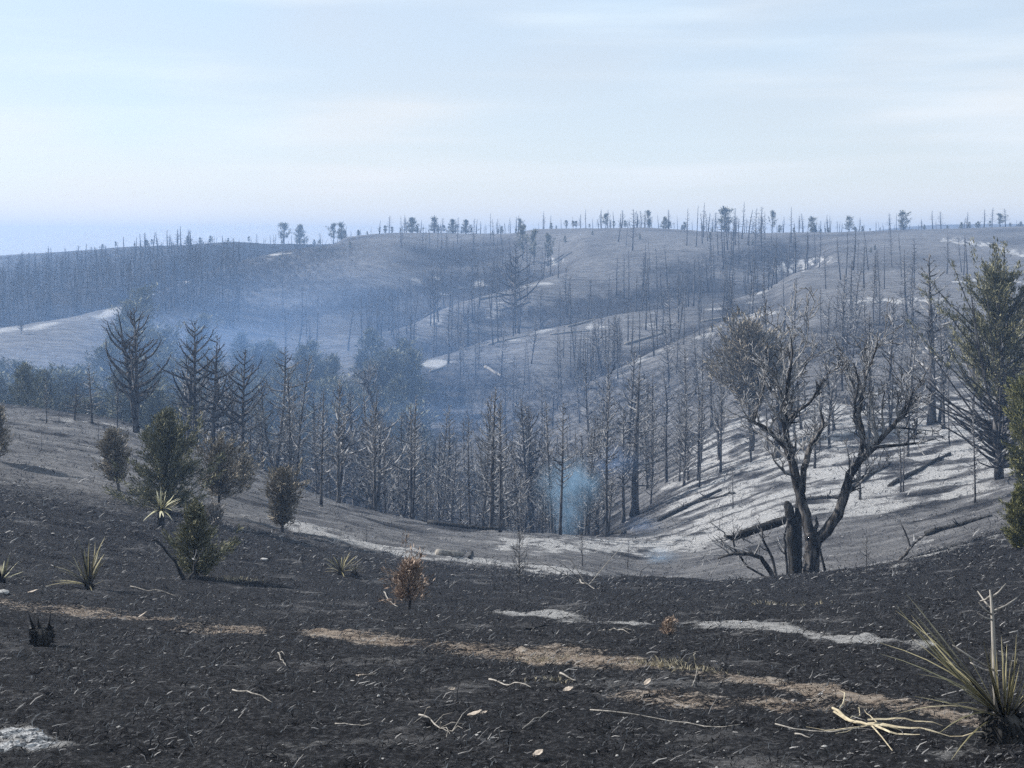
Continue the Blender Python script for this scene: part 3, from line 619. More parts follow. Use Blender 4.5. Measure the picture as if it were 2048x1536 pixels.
# skyline
def sky_pt(u):
    vt = v_of(np.full(520, float(u)), _YY); i = int(np.argmin(np.where(_YY > 250, vt, 1e9))); return on(u, _YY[i] + 1)
g_sky = 'bare trees along the skyline'
for i in range(190):
    u = R.uniform(180, 2040)
    if R.random() < .45: u = R.choice([1180, 1250, 1500, 1560, 900, 1000, 1650, 620, 1800]) + R.gauss(0, 35)
    p = sky_pt(u); hf = min(1, .14 + max(0, u - 230) / 600)
    p = on(u, p.y * R.uniform(.985, 1.03)); sn = R.choice(SNAG); o = obj('skyline_snag', sn, None, p - Vector((0, 0, .1))); s = R.uniform(1.6, 6.0) * hf / 9; w = R.uniform(1.3, 2.2); o.scale = (s * w, s * w, s); o.rotation_euler = (0, R.gauss(0, .05), R.uniform(0, 6.28))
    tag(o, look(sn, s * 9 / hf, (1.6, 6.0), 'burnt tree against the sky on the ridge top'), 'dead tree', g_sky)
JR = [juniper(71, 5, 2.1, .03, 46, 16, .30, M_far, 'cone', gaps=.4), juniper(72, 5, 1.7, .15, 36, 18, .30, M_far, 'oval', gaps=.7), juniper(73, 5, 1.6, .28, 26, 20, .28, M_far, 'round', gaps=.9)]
for u, vt, k, w, lab in [(376, 474, 0, 1.0, 'small round green cedar alone low on the skyline'), (568, 449, 2, 1.1, 'ragged green cedar on the skyline, more open of a pair'),
  (600, 452, 0, .9, 'dense green cedar on the skyline, fuller of a pair'), (667, 450, 2, .8, 'narrow green cedar on the skyline beside a leaning one'), (682, 447, 1, .9, 'leaning topped green cedar on the skyline'),
  (824, 438, 0, 1.25, 'widest rounded cedar clump on the skyline'), (868, 436, 1, 1.0, 'dark cedar next to the widest clump on the skyline'), (905, 441, 0, 1.0, 'rounded cedar between two dark cedars on the skyline'),
  (932, 442, 0, 1.0, 'rounded cedar at the open end of the skyline clump'), (1040, 440, 2, .8, 'cedar with a clear trunk on the ridge top above the tall far pine'), (1132, 443, 2, .8, 'small wispy cedar on the middle skyline'),
  (1212, 430, 2, .9, 'pointed open cedar on the middle skyline'), (1296, 424, 2, .6, 'slim tufted pine on the middle skyline'), (1330, 436, 0, .9, 'rounded bushy cedar right of the tufted pine on the skyline'.replace('right of', 'next to')),
  (1450, 417, 1, 1.0, 'tallest green pine standing out on the skyline'), (1545, 425, 2, .5, 'thin tufted cedar among bare skyline trees'), (1624, 436, 1, .9, 'cedar among the bare trees past the tallest skyline pine'),
  (1698, 434, 1, .8, 'lone oval cedar on the bare stretch of skyline'), (1806, 424, 1, .9, 'pointed cedar alone on the bare stretch of skyline'), (2000, 430, 2, 1.2, 'twisted cedar with dark tuft at the ridge end'), (2042, 445, 0, .9, 'dark rounded bush at the ridge end')]:
    p = sky_pt(u); vb = V0 - p.z / p.y * F; place_tree('skyline_cedar', JR[k], p, (vb - vt) / F * p.y + .3, lab, 'cedar', protoH=5.0, parts=('trunk', 'crown'), wide=w * 1.5)
for i in range(85):
    u = R.uniform(200, 2040); p = sky_pt(u); place_tree('skyline_bush', JR[R.randrange(3)], p, R.uniform(.8, 2.5), 'low dark bush on the ridge top skyline', 'bush', 'low bushes along the skyline', protoH=5.0, parts=('trunk', 'crown'), wide=1.3)
for u, v, vt, k in [(1068, 530, 462, 2), (1096, 532, 470, 2), (1046, 520, 452, 2)]:
    vtree(u, v, vt, JR[k], 'tufted_pine', 'living tufted pine in the little grove below the skyline', 'pine', group='tufted pines below the skyline', protoH=5.0, parts=('trunk', 'crown'), wide=.75)
for u, v in [(1185, 470), (1280, 480), (1130, 485), (1420, 478), (985, 470), (1340, 545), (640, 505), (560, 520), (700, 495), (1750, 500), (1742, 505), (1505, 490)]:
    vtree(u, v, v - R.uniform(8, 14), JR[0], 'hillside_bush', 'tiny dark bush dotting the open far hilltop', 'bush', group='bushes dotting the far hilltop', protoH=5.0, parts=('trunk', 'crown'))

# unburnt hazy cedars in the smoky draw
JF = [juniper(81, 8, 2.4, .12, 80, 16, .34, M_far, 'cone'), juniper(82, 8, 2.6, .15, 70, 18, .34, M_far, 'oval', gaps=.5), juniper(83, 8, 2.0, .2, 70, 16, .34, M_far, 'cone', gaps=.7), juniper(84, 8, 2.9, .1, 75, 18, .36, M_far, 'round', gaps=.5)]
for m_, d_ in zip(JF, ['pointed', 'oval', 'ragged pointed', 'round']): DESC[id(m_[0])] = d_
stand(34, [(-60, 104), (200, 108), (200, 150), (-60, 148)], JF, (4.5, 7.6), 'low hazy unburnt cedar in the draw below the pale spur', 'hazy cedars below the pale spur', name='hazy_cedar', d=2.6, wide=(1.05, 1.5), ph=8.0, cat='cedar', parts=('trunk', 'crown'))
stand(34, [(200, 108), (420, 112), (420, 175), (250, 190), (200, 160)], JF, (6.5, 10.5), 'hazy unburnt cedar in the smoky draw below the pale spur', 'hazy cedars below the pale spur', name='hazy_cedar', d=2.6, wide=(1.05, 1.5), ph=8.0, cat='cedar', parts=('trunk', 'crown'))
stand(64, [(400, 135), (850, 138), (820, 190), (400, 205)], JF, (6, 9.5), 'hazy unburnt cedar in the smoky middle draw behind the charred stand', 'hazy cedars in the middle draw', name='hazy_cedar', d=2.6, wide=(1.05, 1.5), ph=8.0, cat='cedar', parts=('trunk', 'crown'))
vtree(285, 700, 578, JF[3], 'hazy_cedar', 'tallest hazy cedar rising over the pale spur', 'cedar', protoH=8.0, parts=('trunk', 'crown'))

# ------------------------------------------------------------------ cedars one can name
def cedar(u, v, vt, lab, seed, name='cedar_bush', wide=1.0, tilt=(0, 0), rz=0.0, Yf_=None, **kw):
    p = at(u, v) if Yf_ is None else on(u, Yf_); H = (v - vt) / F * p.y if Yf_ is None else (V0 - p.z / p.y * F - vt) / F * p.y
    W = kw.pop('W', .36) * H; lf = kw.pop('leaf', .05) * H * 1.05
    return place_tree(name, juniper(seed, H, W, leaf=lf, **kw), p, H, lab, 'cedar', protoH=H, parts=('trunk', 'crown'), tilt=tilt, rz=rz, wide=wide)
cedar(335, 1030, 826, 'large dense green cedar bush on the near hillside', 101, W=.60, nb=210, m=32, k=5, leaf=.027, base=.05, prof='cone')
cedar(238, 985, 862, 'brown scorched cedar beside the large green cedar bush', 102, W=.30, nb=100, m=19, k=4, leaf=.05, base=.20, fm=M_scorch, prof='vase', tilt=(0, -.12))
cedar(440, 1032, 892, 'brown and grey scorched cedar with bare stem beside the large green bush', 103, W=.38, nb=110, m=19, k=4, leaf=.045, base=.32, fm=M_scorch, prof='round')
cedar(480, 990, 915, 'grey brown scorched cedar behind the bare stemmed one', 104, W=.36, nb=65, m=17, k=3, leaf=.07, base=.2, fm=M_scorch, prof='vase', tilt=(0, .15))
cedar(565, 1070, 945, 'small vase shaped scorched cedar standing apart on the slope', 105, W=.32, nb=115, m=19, k=4, leaf=.05, base=.18, fm=M_scorch, prof='vase')
cedar(392, 1155, 1010, 'olive green cedar bush half burnt, below the large cedar', 106, W=.54, nb=130, m=21, k=4, leaf=.05, base=.10, prof='cone', gaps=.5)
cedar(-6, 930, 822, 'dark scorched cedar at the edge of the grassy spur', 107, W=.3, nb=75, m=19, k=3, leaf=.05, base=.15, fm=M_scorch)
cedar(1502, 905, 656, 'brownish scorched cedar with full crown on bare trunk behind the forked tree', 108, name='tall_cedar', W=.27, nb=165, m=23, k=4, leaf=.030, base=.42, fm=M_scorch, prof='round', gaps=.2)
cedar(1998, 962, 545, 'tall green cedar with bare upcurved lower limbs on the bank', 109, name='tall_cedar', W=.50, nb=300, m=44, k=5, leaf=.0125, base=.10, prof='oval', lowbare=.40, gaps=.35)
cedar(2052, 955, 752, 'olive cedar bush tucked under the tall green cedar', 110, W=.21, nb=150, m=34, k=5, leaf=.021, base=.12, fm=M_cedar2, prof='round', gaps=.6, Yf_=44)
cedar(2036, 1105, 985, 'yellowish cedar bush on the dark bank below the tall cedar', 111, W=.36, nb=130, m=30, k=5, leaf=.030, base=.08, fm=M_cedar2, prof='oval')
cedar(818, 1222, 1126, 'small rusty brown dead shrub on a thin stem on black ground', 112, name='rusty_shrub', W=.46, nb=75, m=15, k=3, leaf=.075, base=.30, fm=M_rust, prof='round', gaps=.5)
cedar(425, 1062, 1022, 'pale grey burnt brush clump beside the olive green cedar bush', 113, name='grey_brush', W=.75, nb=60, m=15, k=3, leaf=.14, base=.05, fm=M_bone, prof='round', gaps=.5)
cedar(1336, 1268, 1240, 'small singed brown tuft on the black slope', 114, name='singed_tuft', W=.4, nb=25, m=10, k=3, leaf=.2, base=.05, fm=M_rust, prof='round')

# leaning multi stemmed tree at the lip
def limb_tree(name, label, cat, Y, base_px, limbs, material, seed, levels=2, dens=1.0, twr=0.012, depth=1.0, trunk_n=1, spread=.9, rs=1.0, lmax=1.9):
    """bare broadleaf tree: main limbs given as (columns/rows/offset in depth, radius in columns), then side branches grown at random"""
    q = random.Random(seed); root_p = on(base_px[0], Y); sc_ = Y / F
    t = thing(name, label, cat, root_p - Vector((0, 0, .05)))
    def loc(c, r, dy=0): return Vector(((c - U0) * sc_ - root_p.x, dy, -(r - V0) * sc_ - root_p.z + .05))
    B = MB(); first = True
    def grow(pts, rads, lev):
        n = len(pts) - 1; Ltot = sum((pts[i + 1] - pts[i]).length for i in range(n))
        cnt = max(2, int(dens * Ltot * (2.6 if lev == 0 else 3.4)))
        for _ in range(cnt):
            f = q.uniform(.28 if lev == 0 else .2, 1.0) * n; i = min(n - 1, int(f)); p = pts[i].lerp(pts[i + 1], f - i); r = rads[i] + (rads[i + 1] - rads[i]) * (f - i)
            d = (pts[i + 1] - pts[i]).normalized(); a = Vector((q.gauss(0, 1), q.gauss(0, 1), q.gauss(.15, .8))); a = (a - d * a.dot(d) * .6).normalized()
            dr = (d * .55 + a * spread + Vector((0, 0, .25))).normalized(); l = (Ltot * q.uniform(.16, .42) if lev == 0 else Ltot * q.uniform(.25, .55)); l = max(.18, min(l, lmax))
            rr = min(r * .66, .020 + .028 * l); cp = [p]; c = p
            for j in range(4):
                dr = (dr + Vector((q.gauss(0, .22), q.gauss(0, .22), q.gauss(.10, .16)))).normalized(); c = c + dr * l / 4; cp.append(c)
            cr = [max(twr * .5, rr * (1 - .75 * j / 4)) for j in range(5)]; B.tube(cp, cr, 4 if lev else 5, False)
            if lev < levels - 1: grow(cp, cr, lev + 1)
    for kind, px in limbs:
        pts = [loc(c, r, dy) for c, r, dy, w in px]; rad = [w * sc_ * rs for c, r, dy, w in px]
        fine_p, fine_r = [], []
        for i in range(len(pts) - 1):
            for j in range(3):
                f = j / 3; fine_p.append(pts[i].lerp(pts[i + 1], f) + Vector((q.gauss(0, .012), q.gauss(0, .012), 0)) * (1 if i + j else 0)); fine_r.append((rad[i] * (1 - f) + rad[i + 1] * f) * q.uniform(.95, 1.06))
        fine_p.append(pts[-1]); fine_r.append(rad[-1]); M = MB(); M.tube(fine_p, fine_r, 10 if kind == 'trunk' else 8)
        obj(kind, M.mesh(name + '_' + kind, material), t)
        if kind != 'stub': grow(pts, rad, 0) if kind == 'limb' else None
    obj('branches', B.mesh(name + '_branches', M_twig), t); return t
Yl = at(828, 1040).y
limb_tree('leaning_burnt_tree', 'leaning charred tree splitting into several dark stems at the ravine lip', PC, Yl, (828, 1040),
  [('trunk', [(828, 1043, 0, 14), (826, 1030, 0, 12), (822, 1015, 0, 11)]),
   ('limb', [(822, 1020, 0, 10), (806, 985, 0, 9.5), (790, 940, .2, 8), (772, 890, .3, 6.5), (758, 840, .2, 5), (738, 785, 0, 3.5), (728, 742, 0, 2)]),
   ('limb', [(829, 1020, 0, 9), (828, 980, -.3, 8), (822, 930, -.4, 6), (815, 885, -.3, 4), (822, 840, -.2, 2)]),
   ('limb', [(818, 1028, 0, 6), (790, 1005, .4, 5.5), (762, 985, .5, 5), (715, 975, .6, 4.5), (692, 945, .6, 3.5), (684, 905, .6, 2.5), (690, 870, .5, 1.5)]),
   ('limb', [(834, 1010, 0, 5), (850, 970, -.3, 4), (868, 930, -.5, 3), (872, 880, -.5, 1.5)])], M_char, 201, dens=1.25)
# the big forked bare tree
Yo = 35.0
limb_tree('forked_bare_tree', 'big bare tree forking low into two thick dark limbs at the ravine edge', PC, Yo, (1624, 1160),
  [('trunk', [(1622, 1172, 0, 31), (1622, 1148, 0, 28), (1624, 1115, 0, 26), (1626, 1088, 0, 25), (1622, 1062, 0, 20)]),
   ('limb', [(1622, 1080, 0, 19), (1612, 1030, .1, 17), (1603, 990, .15, 16), (1590, 940, .2, 14), (1578, 900, .2, 12), (1572, 850, .1, 10), (1570, 800, 0, 8.5), (1577, 750, -.1, 6), (1582, 705, -.2, 3.5), (1578, 670, -.2, 1.8)]),
   ('limb', [(1580, 905, .2, 9), (1560, 882, .4, 8), (1540, 862, .5, 7), (1515, 850, .6, 6), (1528, 810, .7, 4.5), (1540, 770, .7, 3), (1536, 720, .7, 1.8)]),
   ('limb', [(1572, 845, .1, 6), (1590, 820, -.3, 5), (1612, 800, -.5, 4), (1630, 765, -.6, 3), (1650, 735, -.6, 1.6)]),
   ('limb', [(1606, 985, .1, 11), (1616, 945, .5, 10), (1634, 905, .8, 9.5), (1655, 876, 1.0, 9), (1664, 862, 1.0, 6), (1660, 830, 1.1, 2.5)]),
   ('limb', [(1630, 1085, 0, 19), (1652, 1060, -.1, 18), (1672, 1025, -.2, 17), (1684, 985, -.3, 15.5), (1694, 945, -.3, 14), (1712, 915, -.4, 12), (1738, 888, -.5, 10), (1760, 862, -.5, 8), (1780, 835, -.6, 6), (1800, 812, -.6, 4.5), (1822, 790, -.6, 2)]),
   ('limb', [(1712, 915, -.4, 8), (1722, 870, -.2, 8), (1718, 830, 0, 7), (1726, 790, .1, 6), (1738, 750, .2, 4.5), (1752, 715, .2, 3), (1760, 680, .2, 1.6)]),
   ('limb', [(1720, 872, -.2, 6), (1700, 838, -.6, 5), (1694, 800, -.8, 4), (1700, 760, -.9, 3), (1690, 720, -.9, 1.6)]),
   ('limb', [(1738, 888, -.5, 6), (1775, 880, -.9, 4.5), (1810, 872, -1.2, 3), (1840, 862, -1.4, 1.2)]),
   ('stub', [(1630, 1060, 0, 7), (1636, 1045, .1, 5), (1634, 1034, .1, 1.5)])], M_oak, 202, levels=3, dens=1.45, spread=.85, rs=.62, twr=.022, lmax=1.3)
limb_tree('broken_burnt_stump', 'tall broken black trunk with a jagged fork beside the big forked tree', PC, 36.5, (1578, 1150),
  [('trunk', [(1592, 1158, 0, 13), (1590, 1120, 0, 14), (1588, 1080, 0, 16), (1590, 1045, 0, 15)]),
   ('stub', [(1586, 1055, 0, 11), (1580, 1030, 0, 10), (1576, 1012, .05, 9), (1574, 1003, .05, 4)]),
   ('stub', [(1594, 1055, 0, 10), (1600, 1020, .1, 9), (1603, 995, .1, 7), (1604, 980, .1, 2)])], M_log, 203)
limb_tree('snapped_limb', 'thick snapped black limb hanging out from the broken trunk', 'branch', 36.3, (1590, 1150),
  [('limb', [(1572, 1040, 0, 8), (1545, 1046, -.1, 9), (1515, 1052, -.3, 8), (1480, 1060, -.5, 8), (1455, 1066, -.6, 5), (1440, 1060, -.7, 2)])], M_log, 204, dens=1.3)
limb_tree('drooping_bare_brush', 'tangle of drooping bare branches under the snapped black limb', 'branch', 35.0, (1552, 1160),
  [('limb', [(1552, 1165, 0, 5), (1535, 1135, -.1, 5), (1520, 1112, -.2, 4.5), (1495, 1102, -.3, 4), (1462, 1100, -.4, 3), (1430, 1108, -.5, 1.5)]),
   ('limb', [(1556, 1165, .1, 3), (1548, 1120, .2, 3), (1530, 1085, .2, 2.5), (1525, 1060, .2, 1.5)]),
   ('limb', [(1545, 1165, .2, 2.5), (1500, 1140, .3, 2), (1475, 1105, .3, 2), (1470, 1070, .3, 1.2)]),
   ('limb', [(1580, 1165, .1, 2.5), (1575, 1120, .2, 2.5), (1572, 1080, .2, 2), (1578, 1040, .2, 1)])], M_oak, 205, dens=1.6)
limb_tree('thin_pole', 'thin burnt pole leaning beside the big forked tree trunk', 'pole', 35.5, (1652, 1160), [('trunk', [(1655, 1165, 0, 3), (1645, 1120, 0, 2.5), (1636, 1080, 0, 2)])], M_log, 206)

# saplings
SAP = [conifer(301, H=10, r0=.16, c0=.18, cw=.40, n=44, up=.5, twigs=5, tr=.03, e0=(15, 45)), conifer(302, H=10, r0=.18, c0=.25, cw=.34, n=30, up=.5, twigs=4, tr=.03, e0=(20, 50)), conifer(303, H=10, r0=.2, c0=.4, cw=.2, n=16, up=.4, twigs=2, tr=.03)]
for u, v, vt, k, lab in [(1040, 1187, 1060, 0, 'small leafless burnt sapling with spreading twigs on the black slope'), (1165, 1138, 1060, 1, 'thin leafless sapling on the grey swale floor'),
  (1256, 1143, 1070, 2, 'sparse leafless sapling standing on the grey swale floor'), (1734, 1152, 1068, 1, 'leafless burnt sapling past the big forked tree'), (733, 1085, 1045, 1, 'tiny pale leafless sapling on grey slope'),
  (1427, 1245, 1195, 2, 'tiny burnt sprout on the black slope'), (598, 1082, 1052, 0, 'low black burnt bush beside the vase shaped cedar'), (83, 905, 868, 2, 'tiny burnt sprig on the grassy spur'),
  (197, 880, 840, 2, 'small bent burnt sprig near the twin stemmed pine'), (1148, 1150, 1112, 2, 'tiny twig sapling on the swale near the dead branch')]:
    vtree(u, v, vt, SAP[k], 'burnt_sapling', lab, 'sapling')
for u, v, vt, k, lab in [(118, 846, 800, 2, 'stunted burnt stem on the spur beside the slim lone pine'), (860, 1030, 965, 1, 'small burnt sapling beside the leaning multi stemmed tree'), (550, 950, 870, 1, 'small burnt sapling in front of the crowded stand'), (920, 1060, 970, 2, 'young burnt stem near the ravine lip')]:
    vtree(u, v, vt, SAP[k], 'burnt_sapling', lab, 'sapling')
limb_tree('bent_sapling', 'bent leafless sapling leaning across the pale bank', 'sapling', 39.0, (1785, 1128), [('limb', [(1788, 1132, 0, 3.5), (1812, 1108, 0, 3), (1830, 1085, 0, 2.5), (1850, 1070, 0, 1.2)]), ('limb', [(1822, 1095, 0, 2), (1812, 1070, 0, 1.8), (1800, 1040, 0, 1)])], M_oak, 207, dens=.9)
limb_tree('charred_side_shoot', 'thin black dead shoots arching beside the olive green cedar bush', 'branch', at(365, 1163).y, (368, 1163), [('limb', [(372, 1167, 0, 4), (352, 1130, 0, 3), (335, 1105, 0, 2.5), (310, 1078, 0, 1.2)]), ('limb', [(375, 1167, 0, 3.5), (385, 1145, 0, 3), (395, 1120, 0, 2)])], M_log, 208, dens=.5)

# ------------------------------------------------------------------ yuccas: each leaf a part
def leaf_mesh(seed, bent=0.15, L_=1.0, w=0.022):
    q = random.Random(seed); n = 6; v = []; f = []
    for i in range(n + 1):
        t = i / n; z = L_ * t; x = bent * t * t * L_; ww = w * (0.75 + .5 * min(1, t * 4)) * (1 - t ** 3) + .0015
        v += [(x, -ww, z), (x - ww * .45, 0, z), (x, ww, z)]
    for i in range(n):
        a = 3 * i; f += [(a, a + 1, a + 4, a + 3), (a + 1, a + 2, a + 5, a + 4)]
    return v, f
def m_yucca(a, b, c):
    def bb(nt, bs):
        t = nt.nodes.new('ShaderNodeTexCoord'); s = nt.nodes.new('ShaderNodeSeparateXYZ'); nt.links.new(t.outputs['Object'], s.inputs[0])
        n = noise(nt, 7, 3); z = math_(nt, 'ADD', s.outputs[2], math_(nt, 'MULTIPLY', math_(nt, 'SUBTRACT', n, .5), .9)); z = math_(nt, 'ADD', z, math_(nt, 'MULTIPLY', math_(nt, 'SUBTRACT', objrand(nt), .5), .7))
        nt.links.new(ramp(nt, z, [(0.08, a), (0.42, b), (0.95, c)]), bs.inputs['Base Color'])
        bs.inputs['Roughness'].default_value = .6
    return bb
M_yuc = mat('yucca_leaf', m_yucca((0.014, 0.013, 0.011), (0.17, 0.15, 0.075), (0.34, 0.30, 0.18)))
M_yucp = mat('pale_yucca_leaf', m_yucca((0.05, 0.045, 0.03), (0.36, 0.34, 0.20), (0.52, 0.49, 0.35)))
M_yucd = mat('burnt_yucca_leaf', m_yucca((0.012, 0.012, 0.012), (0.06, 0.055, 0.045), (0.28, 0.25, 0.17)))
def mk_leaves(m): 
    out = []
    for i, (b, w) in enumerate([(.05, .013), (.22, .012), (.45, .012), (-.10, .014)]):
        v, f = leaf_mesh(i, b, 1.0, w); me = bpy.data.meshes.new('yucca_leaf'); me.from_pydata(v, [], f); me.materials.append(m); me.update(); out.append(me)
    return out
YL, YLP, YLD = mk_leaves(M_yuc), mk_leaves(M_yucp), mk_leaves(M_yucd)
def skirt(r, h, seed):
    q = random.Random(seed); B = MB()
    B.tube([(0, 0, -.05), (0, 0, h * .25), (0, 0, h * .7), (0, 0, h)], [r * .55, r, r * .9, r * .35], 12)
    for i in range(150):
        a = q.uniform(0, 6.28); z = q.uniform(.1, 1) * h; l = q.uniform(.25, .6) * r; e = q.uniform(-.9, .5); p = Vector((math.cos(a) * r * .8, math.sin(a) * r * .8, z)); d = Vector((math.cos(a) * math.cos(e), math.sin(a) * math.cos(e), math.sin(e)))
        B.tube([p, p + d * l], [.012 * r / .1, .004 * r / .1], 3, False)
    return B.mesh('yucca_charred_base', M_log, False)
def yucca(u, v, H, lab, leaves, n, seed, elr=(15, 85), base=(.06, .08), azr=(0, 6.283), lift=0.0, name='yucca', wsc=1.0):
    q = random.Random(seed); p = at(u, v); t = thing(name, lab, 'yucca', p)
    if base: obj('charred_base', skirt(base[0], base[1] + lift, seed), t)
    for i in range(n):
        az = q.uniform(*azr); el = math.radians(q.uniform(*elr)); l = H * q.uniform(.6, 1.05); o = obj('leaf', q.choice(leaves if q.random() < .72 else YLD), t)
        rt = Matrix.Rotation(az, 4, 'Z') @ Matrix.Rotation(math.pi / 2 - el, 4, 'Y'); o.matrix_local = Matrix.Translation((math.cos(az) * base[0] * .3, math.sin(az) * base[0] * .3, base[1] * .6 + lift)) @ rt @ Matrix.Diagonal((l, l * 1.5 * wsc, l, 1))
    return t
yucca(178, 1176, .72, 'spiky half burnt yucca with upright leaves on the black hillside', YL, 34, 1, (15, 88))
yucca(2, 1163, .5, 'pale straw yucca at the edge of the black hillside', YLP, 26, 2, (8, 75), wsc=1.4)
yucca(322, 1062, .62, 'pale yucca tuft on a dark burnt stem in front of the large cedar bush', YLP, 44, 3, (5, 88), base=(.09, .10), lift=.42, wsc=1.5)
yucca(682, 1154, .52, 'half burnt yucca with splayed pale leaves on the black slope', YL, 30, 4, (5, 85), wsc=1.3)
yucca(709, 1156, .33, 'small blackened yucca beside the splayed one', YLD, 18, 5, (10, 80))
by = yucca(2010, 1492, .66, 'large half burnt yucca with charred base and long straw leaves', YL, 0, 6, base=(.105, .16))
q = random.Random(66)
for i in range(64):
    o = obj('leaf', q.choice(YL if i % 4 else YLD), by); az = math.radians(q.uniform(120, 245)) if i < 26 else q.uniform(0, 6.283); el = math.radians(q.uniform(14, 55) if i < 26 else q.uniform(40, 88)); l = q.uniform(.45, .74) if i < 26 else q.uniform(.22, .42)
    o.matrix_local = Matrix.Translation((math.cos(az) * .03, math.sin(az) * .03, .14)) @ Matrix.Rotation(az, 4, 'Z') @ Matrix.Rotation(math.pi / 2 - el, 4, 'Y') @ Matrix.Diagonal((l, l * .62, l, 1))
# its dead flower stalk
bp = at(1990, 1490); ST = MB()
def px3(u, v, Y): return Vector(((u - U0) * Y / F, Y, -(v - V0) * Y / F))
Ys_ = bp.y
ST.tube([px3(1993, 1450, Ys_), px3(1990, 1380, Ys_), px3(1988, 1300, Ys_), px3(1984, 1215, Ys_), px3(1980, 1180, Ys_)], [.0135, .0125, .0115, .008, .004], 7)
sk = obj('stalk', ST.mesh('yucca_stalk', M_pale), by); sk.matrix_parent_inverse = Matrix.Translation(-by.location)
for a, b, dy in [((1985, 1230), (1958, 1205), -.05), ((1986, 1220), (1955, 1182), .06), ((1984, 1195), (2012, 1167), 0), ((1988, 1222), (2035, 1195), .05), ((1985, 1240), (1955, 1226), -.08), ((1983, 1190), (1960, 1202), .03), ((1988, 1340), (1905, 1290), -.05), ((1989, 1345), (1940, 1325), .04)]:
    m_ = MB(); m_.tube([px3(*a, Ys_), px3((a[0] + b[0]) / 2, (a[1] + b[1]) / 2 + 3, Ys_ + dy), px3(*b, Ys_ + dy * 1.6)], [.006, .005, .0025], 5)
    o = obj('side_branch', m_.mesh('stalk_branch', M_pale), sk)

# ------------------------------------------------------------------ logs, sticks, stones, litter on the ground
def ground_line(pts, n=10, lift=0.0):
    out = []
    for (a, b), (c, d) in zip(pts[:-1], pts[1:]):
        A, B_ = at(a, b), at(c, d); m = max(2, n // (len(pts) - 1))
        for i in range(m + (1 if (c, d) == pts[-1] else 0)):
            p = A.lerp(B_, i / m); out.append(Vector((p.x, p.y, float(ground(p.x, p.y)) + lift)))
    return out
def log(pts, r, lab, material=M_log, name='fallen_log', seed=0, stubs=4, straight=True):
    q = random.Random(seed); A, B_ = at(*pts[0]), at(*pts[-1]); n = 9; t = thing(name, lab, 'log', A); P = []
    for i in range(n):
        p = A.lerp(B_, i / (n - 1)); P.append(Vector((p.x, p.y, max(p.z, float(ground(p.x, p.y))) + r * .55)) - A)
    M = MB(); M.tube(P, [r * (1.05 - .35 * i / (n - 1)) * q.uniform(.9, 1.08) for i in range(n)], 9); obj('trunk', M.mesh('log_trunk', material), t)
    for s in range(stubs):
        i = q.randrange(1, n - 1); d = Vector((q.gauss(0, .6), q.gauss(-.3, .6), q.uniform(.3, 1))).normalized(); l = q.uniform(.2, .7) * (.3 + r * 3); m_ = MB(); m_.tube([P[i], P[i] + d * l * .6, P[i] + d * l + Vector((0, 0, .1 * l))], [r * .3, r * .22, r * .08], 5); obj('branch_stub', m_.mesh('log_stub', material), t)
    return t
log([(1316, 1046), (1442, 984)], .14, 'charred log lying up the ash slope beside the big pine', seed=1)
log([(855, 1052), (1005, 1066)], .12, 'long dark log lying along the ravine lip', seed=2)
log([(1210, 1076), (1250, 1070)], .17, 'short thick black log at the foot of the smoking trees', seed=3, stubs=1)
log([(1380, 1012), (1470, 990)], .09, 'thin charred log on the ash slope above the other log', seed=4)
log([(1780, 975), (1900, 910)], .13, 'charred log lying up the ash slope below the tall cedar', seed=5)
log([(1690, 985), (1780, 930)], .10, 'charred log behind the forked tree on the ash slope', seed=6)
log([(1600, 1006), (1690, 1000)], .11, 'charred log lying level behind the fork of the bare tree', seed=7)
log([(1850, 1075), (1985, 1040)], .10, 'dark log on the pale bank below the yellowish cedar bush', seed=8)
log([(875, 1116), (925, 1120)], .12, 'short weathered log on the white ash path', M_pale, seed=9, stubs=2)
log([(938, 1122), (946, 1106)], .05, 'short black stub sticking up by the ash path', seed=10, stubs=0)
for i, (a, b, r) in enumerate([((960, 600), (1010, 590), .22), ((970, 735), (1005, 755), .25), ((975, 690), (1055, 672), .2), ((1135, 655), (1190, 640), .2), ((1000, 620), (1060, 605), .22), ((1400, 645), (1500, 628), .2), ((1250, 690), (1330, 665), .22), ((860, 745), (890, 735), .2), ((1100, 670), (1180, 662), .18), ((880, 615), (850, 632), .2)]):
    log([a, b], r, 'pale fallen trunk lying on the far finger ridges', M_pale, seed=20 + i, stubs=1)['group'] = 'fallen trunks on the far ridges'

def stick(pts, r, lab, material=M_pale, twigs=0, seed=0, name='dead_stick', lift=.012):
    q = random.Random(seed); P = ground_line(pts, 8, r + lift); A = P[0].copy(); M = MB(); n = len(P)
    t = thing(name, lab, 'stick', A); M.tube([p - A for p in P], [r * (1 - .5 * i / (n - 1)) for i in range(n)], 6); obj('stem', M.mesh('stick_stem', material), t)
    if twigs:
        for k in range(twigs):
            B = MB()
            i = q.randrange(1, n); b0 = P[i] - A; d = (P[i] - P[i - 1]).normalized(); d = (d + Vector((q.gauss(0, .8), q.gauss(0, .8), q.uniform(0, .7)))).normalized(); l = (P[-1] - P[0]).length * q.uniform(.2, .5); B.tube([b0, b0 + d * l * .5 + Vector((0, 0, .02)), b0 + d * l], [r * .6, r * .45, r * .2], 4, False)
            obj('twig', B.mesh('stick_twig', material), t)
stick([(978, 1364), (1062, 1384)], .006, 'straight pale dead stick lying on black stubble')
stick([(838, 1440), (880, 1458), (905, 1475)], .005, 'pale branching twig bundle on black stubble', twigs=9, seed=3)
stick([(1160, 1170), (1170, 1180), (1200, 1183)], .02, 'bleached dead branch with curved prong on the black slope', twigs=4, seed=4)
